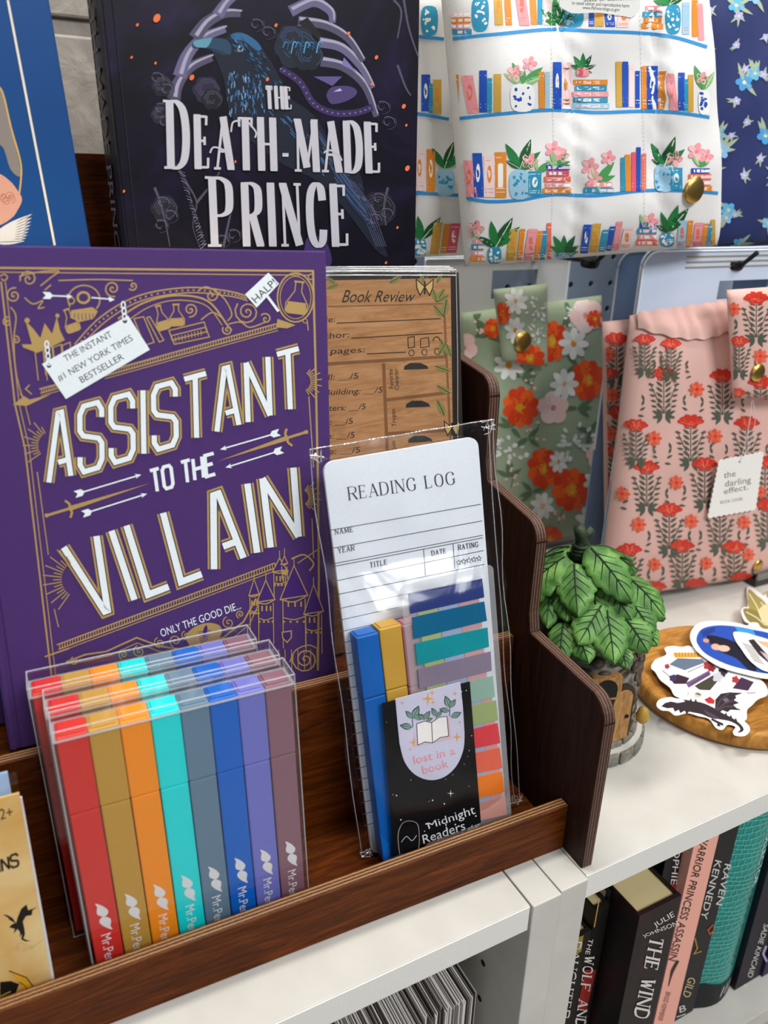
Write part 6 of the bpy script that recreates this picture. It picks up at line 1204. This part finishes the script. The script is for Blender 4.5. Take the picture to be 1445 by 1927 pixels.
# ================================================================ BOOKS ON THE LOWER SHELF
ZS = -.2618
def shelf_book(name, label, x0, x1, y, h, dep, hexc, pages='#b8a880', rough=.35, round_=0., mat=None):
    t = thing('book', label, 'book', SF.w((x0 + x1) / 2, y + dep / 2, ZS), 'books on the lower shelf'); m = mat or mottled('cover_' + name, [(.3, hexc), (.75, hexc)], scale=40, rough=.5, bump=.05)
    n = 8; P = [(x0 + (x1 - x0) * i / n, y + round_ * (1 - math.sin(math.pi * i / n))) for i in range(n + 1)]; P2 = P + [(x1, y + round_ + .003), (x0, y + round_ + .003)]; k = len(P2)
    V = [(a_, b_, ZS) for a_, b_ in P2] + [(a_, b_, ZS + h) for a_, b_ in P2]
    mk('spine', SF.ws(V), [list(range(k))[::-1], list(range(k, 2 * k))] + [(i, (i + 1) % k, k + (i + 1) % k, k + i) for i in range(k)], m, t)
    c = .0014
    box('cover', SF, x0, x0 + c, y + round_ + .0025, y + dep, ZS, ZS + h, m, t, bevel=.0003); box('cover', SF, x1 - c, x1, y + round_ + .0025, y + dep, ZS, ZS + h, m, t, bevel=.0003)
    box('page_block', SF, x0 + c + .0001, x1 - c - .0001, y + round_ + .0032, y + dep - .004, ZS + .001, ZS + h - .003, mottled('pages_' + name, [(.3, pages), (.7, pages)], scale=300, rough=.8, bump=.1), t, bevel=0)
    return t, Fr(SF.w(x0, y, ZS), yaw=math.degrees(YAW_SHELF))
def spine_text(t, fr, items, name='spine_lettering'):
    a = Art(fr.pxmap(0), .0004, 4e-6)
    for it in items:
        if it[0] == 'T': _, s_, q, c = it; a.text(s_, q, c)
        elif it[0] == 'S': _, s_, q, c, w_ = it; a.serif(s_, q, w_, c, .45, thin=w_ * .42)
        elif it[0] == 'P': a.poly(it[1], it[2])
        else: a.line(it[1], it[2], it[3])
    a.build(name, t)
def vq(a_, b_, w_):
    """text quad running down the spine from px a_ to px b_ with letter height w_ px towards the right"""
    a_, b_ = np.array(a_, float), np.array(b_, float); d = (b_ - a_) / np.hypot(*(b_ - a_)); u = np.array([-d[1], d[0]]) * -w_
    return (a_ + u, b_ + u, b_, a_)
SX = lambda px, y: ((onplane(px, SF.A[:, 1], SF.w(0, y, 0))[0]) @ SF.A)[0]
WT = '#d8d2cc'
yD = .002
t, fr = shelf_book('a', 'black paperback with gold dotted lettering at the left of the shelf', .0012, .0125, .0350, .226, .13, '#15141a'); spine_text(t, fr, [('L', [(1112, 1690), (1122, 1705), (1106, 1728)], 2, '#4f8a96')])
xa, xb = SX((1086, 1800), yD), SX((1105, 1800), yD)
t, fr = shelf_book('b', 'short black paperback with an olive head, second from the left end of the shelf', xa - .012, xb, yD, .172, .12, '#1b1712'); 
spine_text(t, fr, [('P', [(1078, 1768), (1098, 1760), (1094, 1790), (1080, 1800)], '#8f7c3e'), ('S', 'DAUGHTER', vq((1082, 1772), (1058, 1914), 12), WT, 2.4)])
xc, xd = xb + .0004, SX((1128, 1800), yD)
t, fr = shelf_book('c', 'slim black paperback with red spine panel and white lettering', xc, max(xd, xc + .012), yD, .190, .12, '#140f0f')
spine_text(t, fr, [('P', [(1101, 1825), (1122, 1825), (1104, 1900), (1086, 1900)], '#8a1f1b'), ('T', 'THE', vq((1108, 1766), (1101, 1795), 9), WT), ('S', 'WOLF AND', vq((1101, 1800), (1083, 1930), 17), WT, 3), ('L', [(1128, 1690), (1118, 1745)], 2.2, '#b08a4a')])
xw0, xw1 = SX((1203, 1728), -.0205), SX((1281, 1691), -.0205); xe = max(xd, xc + .012) + .0004
t, fr = shelf_book('d', 'thin glossy black book left of the maroon one', xe, xw0 - .0006, .0040, .198, .12, '#121116')
spine_text(t, fr, [('L', [(1150, 1740), (1136, 1800)], 3, '#34343a'), ('L', [(1146, 1810), (1128, 1880)], 3, '#34343a')] if xw0 - xe > .006 else [])
MAROON = mottled('maroon_cover', [(.4, '#0f080b'), (.6, '#240c11'), (.8, '#3c121a')], scale=28, rough=.5, bump=.03)
t, fr = shelf_book('e', 'thick maroon black book with cream page tops, pushed furthest forward', xw0, xw1, -.0205, .2005, .125, '#1a0c10', '#c3b283', mat=MAROON)
spine_text(t, fr, [('T', 'JULIE', ((1228, 1738), (1265, 1714), (1270, 1724), (1233, 1745)), WT), ('T', 'JOHNSON', ((1207, 1760), (1273, 1718 + 14), (1276, 1741), (1212, 1764)), WT), ('S', 'THE WIND W', vq((1224, 1764), (1186, 1950), 25), WT, 4.2)])
yo = .020; xo0, xo1 = SX((1238, 1650), yo), SX((1278, 1640), yo)
yg = (onZ((1280, 1916), ZS) @ SF.A)[1]; xp0 = SX((1230, 1927), yg - .003)
t, fr = shelf_book('f', 'black book set back between the maroon and pink books', max(xw1 + .001, xp0 - .0170), xp0 - .0006, yg + .004, .226, .11, '#141318'); spine_text(t, fr, [('T', 'SOPHIE', vq((1270, 1585), (1262, 1664), 12), WT), ]); spine_text(t, fr, [('P', [(1263, 1660), (1275, 1672), (1272, 1684), (1262, 1676)], '#a3202c')], 'red_mark')
xg0, xg1 = SX((1262, 1924), yg), SX((1303, 1904), yg)
t, fr = shelf_book('g', 'salmon pink spined book with narrow black lettering', xp0, xg0 - .0004, yg - .003, .2210, .12, '#efaa97')
spine_text(t, fr, [('T', 'WARRIOR PRINCESS ASSASSIN', vq((1322, 1570), (1258, 1806), 15), '#33241f')], 'title_lettering'); spine_text(t, fr, [('T', 'BRIGID KEMMERER', vq((1254, 1866), (1238, 1920), 9), '#8a5a50')], 'author_lettering'); spine_text(t, fr, [('L', cr([(1276, 1808), (1266, 1826), (1262, 1840), (1258, 1856)], 3), [5, 6, 3, 1], '#33241f')], 'quill_mark')
t, fr = shelf_book('h', 'black book with two rows of white author lettering and orange flecks', xg0, xg1, yg, .2030, .12, '#141316', '#b5a98c')
spine_text(t, fr, [('T', 'KENNEDY', vq((1346, 1618), (1318, 1728), 13), WT), ('T', 'RAVEN', vq((1364, 1625), (1347, 1702), 13), WT)], 'author_lettering'); spine_text(t, fr, [('T', 'GILD', vq((1296, 1838), (1284, 1874), 15), '#cdb98a')], 'title_lettering'); spine_text(t, fr, [('T', 'B', ((1278, 1894), (1290, 1889), (1291, 1902), (1279, 1906)), WT), ('L', [(1273, 1914), (1290, 1908)], 1.6, WT)], 'publisher_mark'); spine_text(t, fr, [('L', [(1342, 1740), (1332, 1750), (1336, 1758), (1346, 1748)], 2.4, '#b5532a'), ('L', [(1308, 1766), (1312, 1785), (1306, 1795), (1320, 1790)], 2.2, '#b98a3a')], 'flame_flecks')
yt = yg - .004; xt0, xt1 = max(SX((1308, 1908), yt), xg1 + .0006), SX((1372, 1905), yt)
TEAL = mottled('teal_jacket', [(.3, '#08756f'), (.7, '#12958a')], scale=12, rough=.35, bump=.03, coat=.3)
t, fr = shelf_book('i', 'thick teal book with brick pattern and black foot on the lower shelf', xt0, xt1, yt, .2330, .13, '#0c857d', mat=TEAL, round_=.006)
# brick pattern lines, black foot and lettering follow the rounded spine
def mft(P, off):
    P = np.asarray(P); f_ = np.clip(P[:, 0], 0, 1); return SF.ws(np.column_stack([xt0 + (xt1 - xt0) * f_, yt + .006 * (1 - np.sin(np.pi * f_)) - off - .0003, ZS + .233 * P[:, 1]]))
a = Art(mft, .0002, 3e-6, maxlen=.12)
a.poly([(0, 0), (1, 0), (1, .10), (.8, .095), (.5, .10), (.2, .12), (0, .14)], '#15171a')
rt = random.Random(2)
for k in range(38):
    z = .13 + k * .0225; a.line([(q, z + .006 * math.sin(5 * q + k)) for q in np.linspace(0, .62, 8)], .0028, '#5fc4b4')
    for j in range(5): x = (j + (.5 if k % 2 else 0)) * .13 + .02 + rt.uniform(-.02, .02); a.line([(x, z), (x + .01, z + .0225)], .008, '#5fc4b4')
a.text('NESS COLLECTOR', ((.84, .92), (.84, .54), (.66, .54), (.66, .92)), '#e6f0ea'); a.text('CRYSTAL KING', ((.84, .52), (.84, .17), (.66, .17), (.66, .52)), '#123c3a')
for k in range(3): a.line([(.55 + k * .12, .03), (.6 + k * .12, .075)], .02, '#e0e0dd')
a.build('jacket_print', t)
ys = yt + .001; xs0_, xs1_ = max(SX((1376, 1884), ys), xt1 + .0008), SX((1413, 1872), ys) + .004
t, fr = shelf_book('j', 'black purple book with a white diamond mark, right of the teal book', xs0_, xs1_, ys, .2300, .12, '#1a1422')
spine_text(t, fr, [('T', 'SADIE KINCAID', vq((1438, 1738), (1406, 1838), 10), WT), ('L', [(1402, 1852), (1412, 1860), (1404, 1872), (1392, 1864), (1402, 1852)], 2, WT), ('L', [(1397, 1858), (1408, 1866)], 1.6, WT)])
t, fr = shelf_book('k', 'dark violet book at the right end of the lower shelf', xs1_ + .0012, xs1_ + .026, ys - .002, .2280, .12, '#2c1f45'); spine_text(t, fr, [('L', [(1442, 1780), (1436, 1795), (1443, 1810)], 4, '#a9a2c8')])

# ================================================================ PAPERS IN THE LEFT CUBBY
zt = -.075; pA = onZ((905, 1880), zt) @ SF.A
rs = random.Random(12); xr = min(pA[0], -.052)
for b in range(4):
    t = thing('paper_bundle', ('rightmost', 'second', 'third', 'leftmost')[b] + ' bundle of thin sheets standing on edge in the left cubby', 'papers', SF.w(xr - b * .036 - .017, .08, -.2998), 'paper bundles in the left cubby')
    V = []; F = []
    x = xr - b * .036
    while x > xr - (b + 1) * .036 + .001:
        th = rs.uniform(.0004, .0011); h = zt + rs.uniform(-.002, .0012) - (.004 if b % 2 else 0); k = len(V); V += list(SF.ws(boxv(x - th, x - .0001, -.010 + rs.uniform(-.002, .002), .19, -.2996, h))); F += [tuple(i + k for i in f_) for f_ in BOXF]; x -= th + rs.choice((.0001, .0001, .0003, .0007))
    mi = []; 
    for i in range(len(F) // 6): mi += [rs.choice((0, 0, 0, 1, 2))] * 6
    o = mk('sheets', V, F, [flat('#cfcac4', .8), flat('#8d8680', .8), flat('#5d5650', .8)], t, mi=mi); o['kind'] = 'stuff'
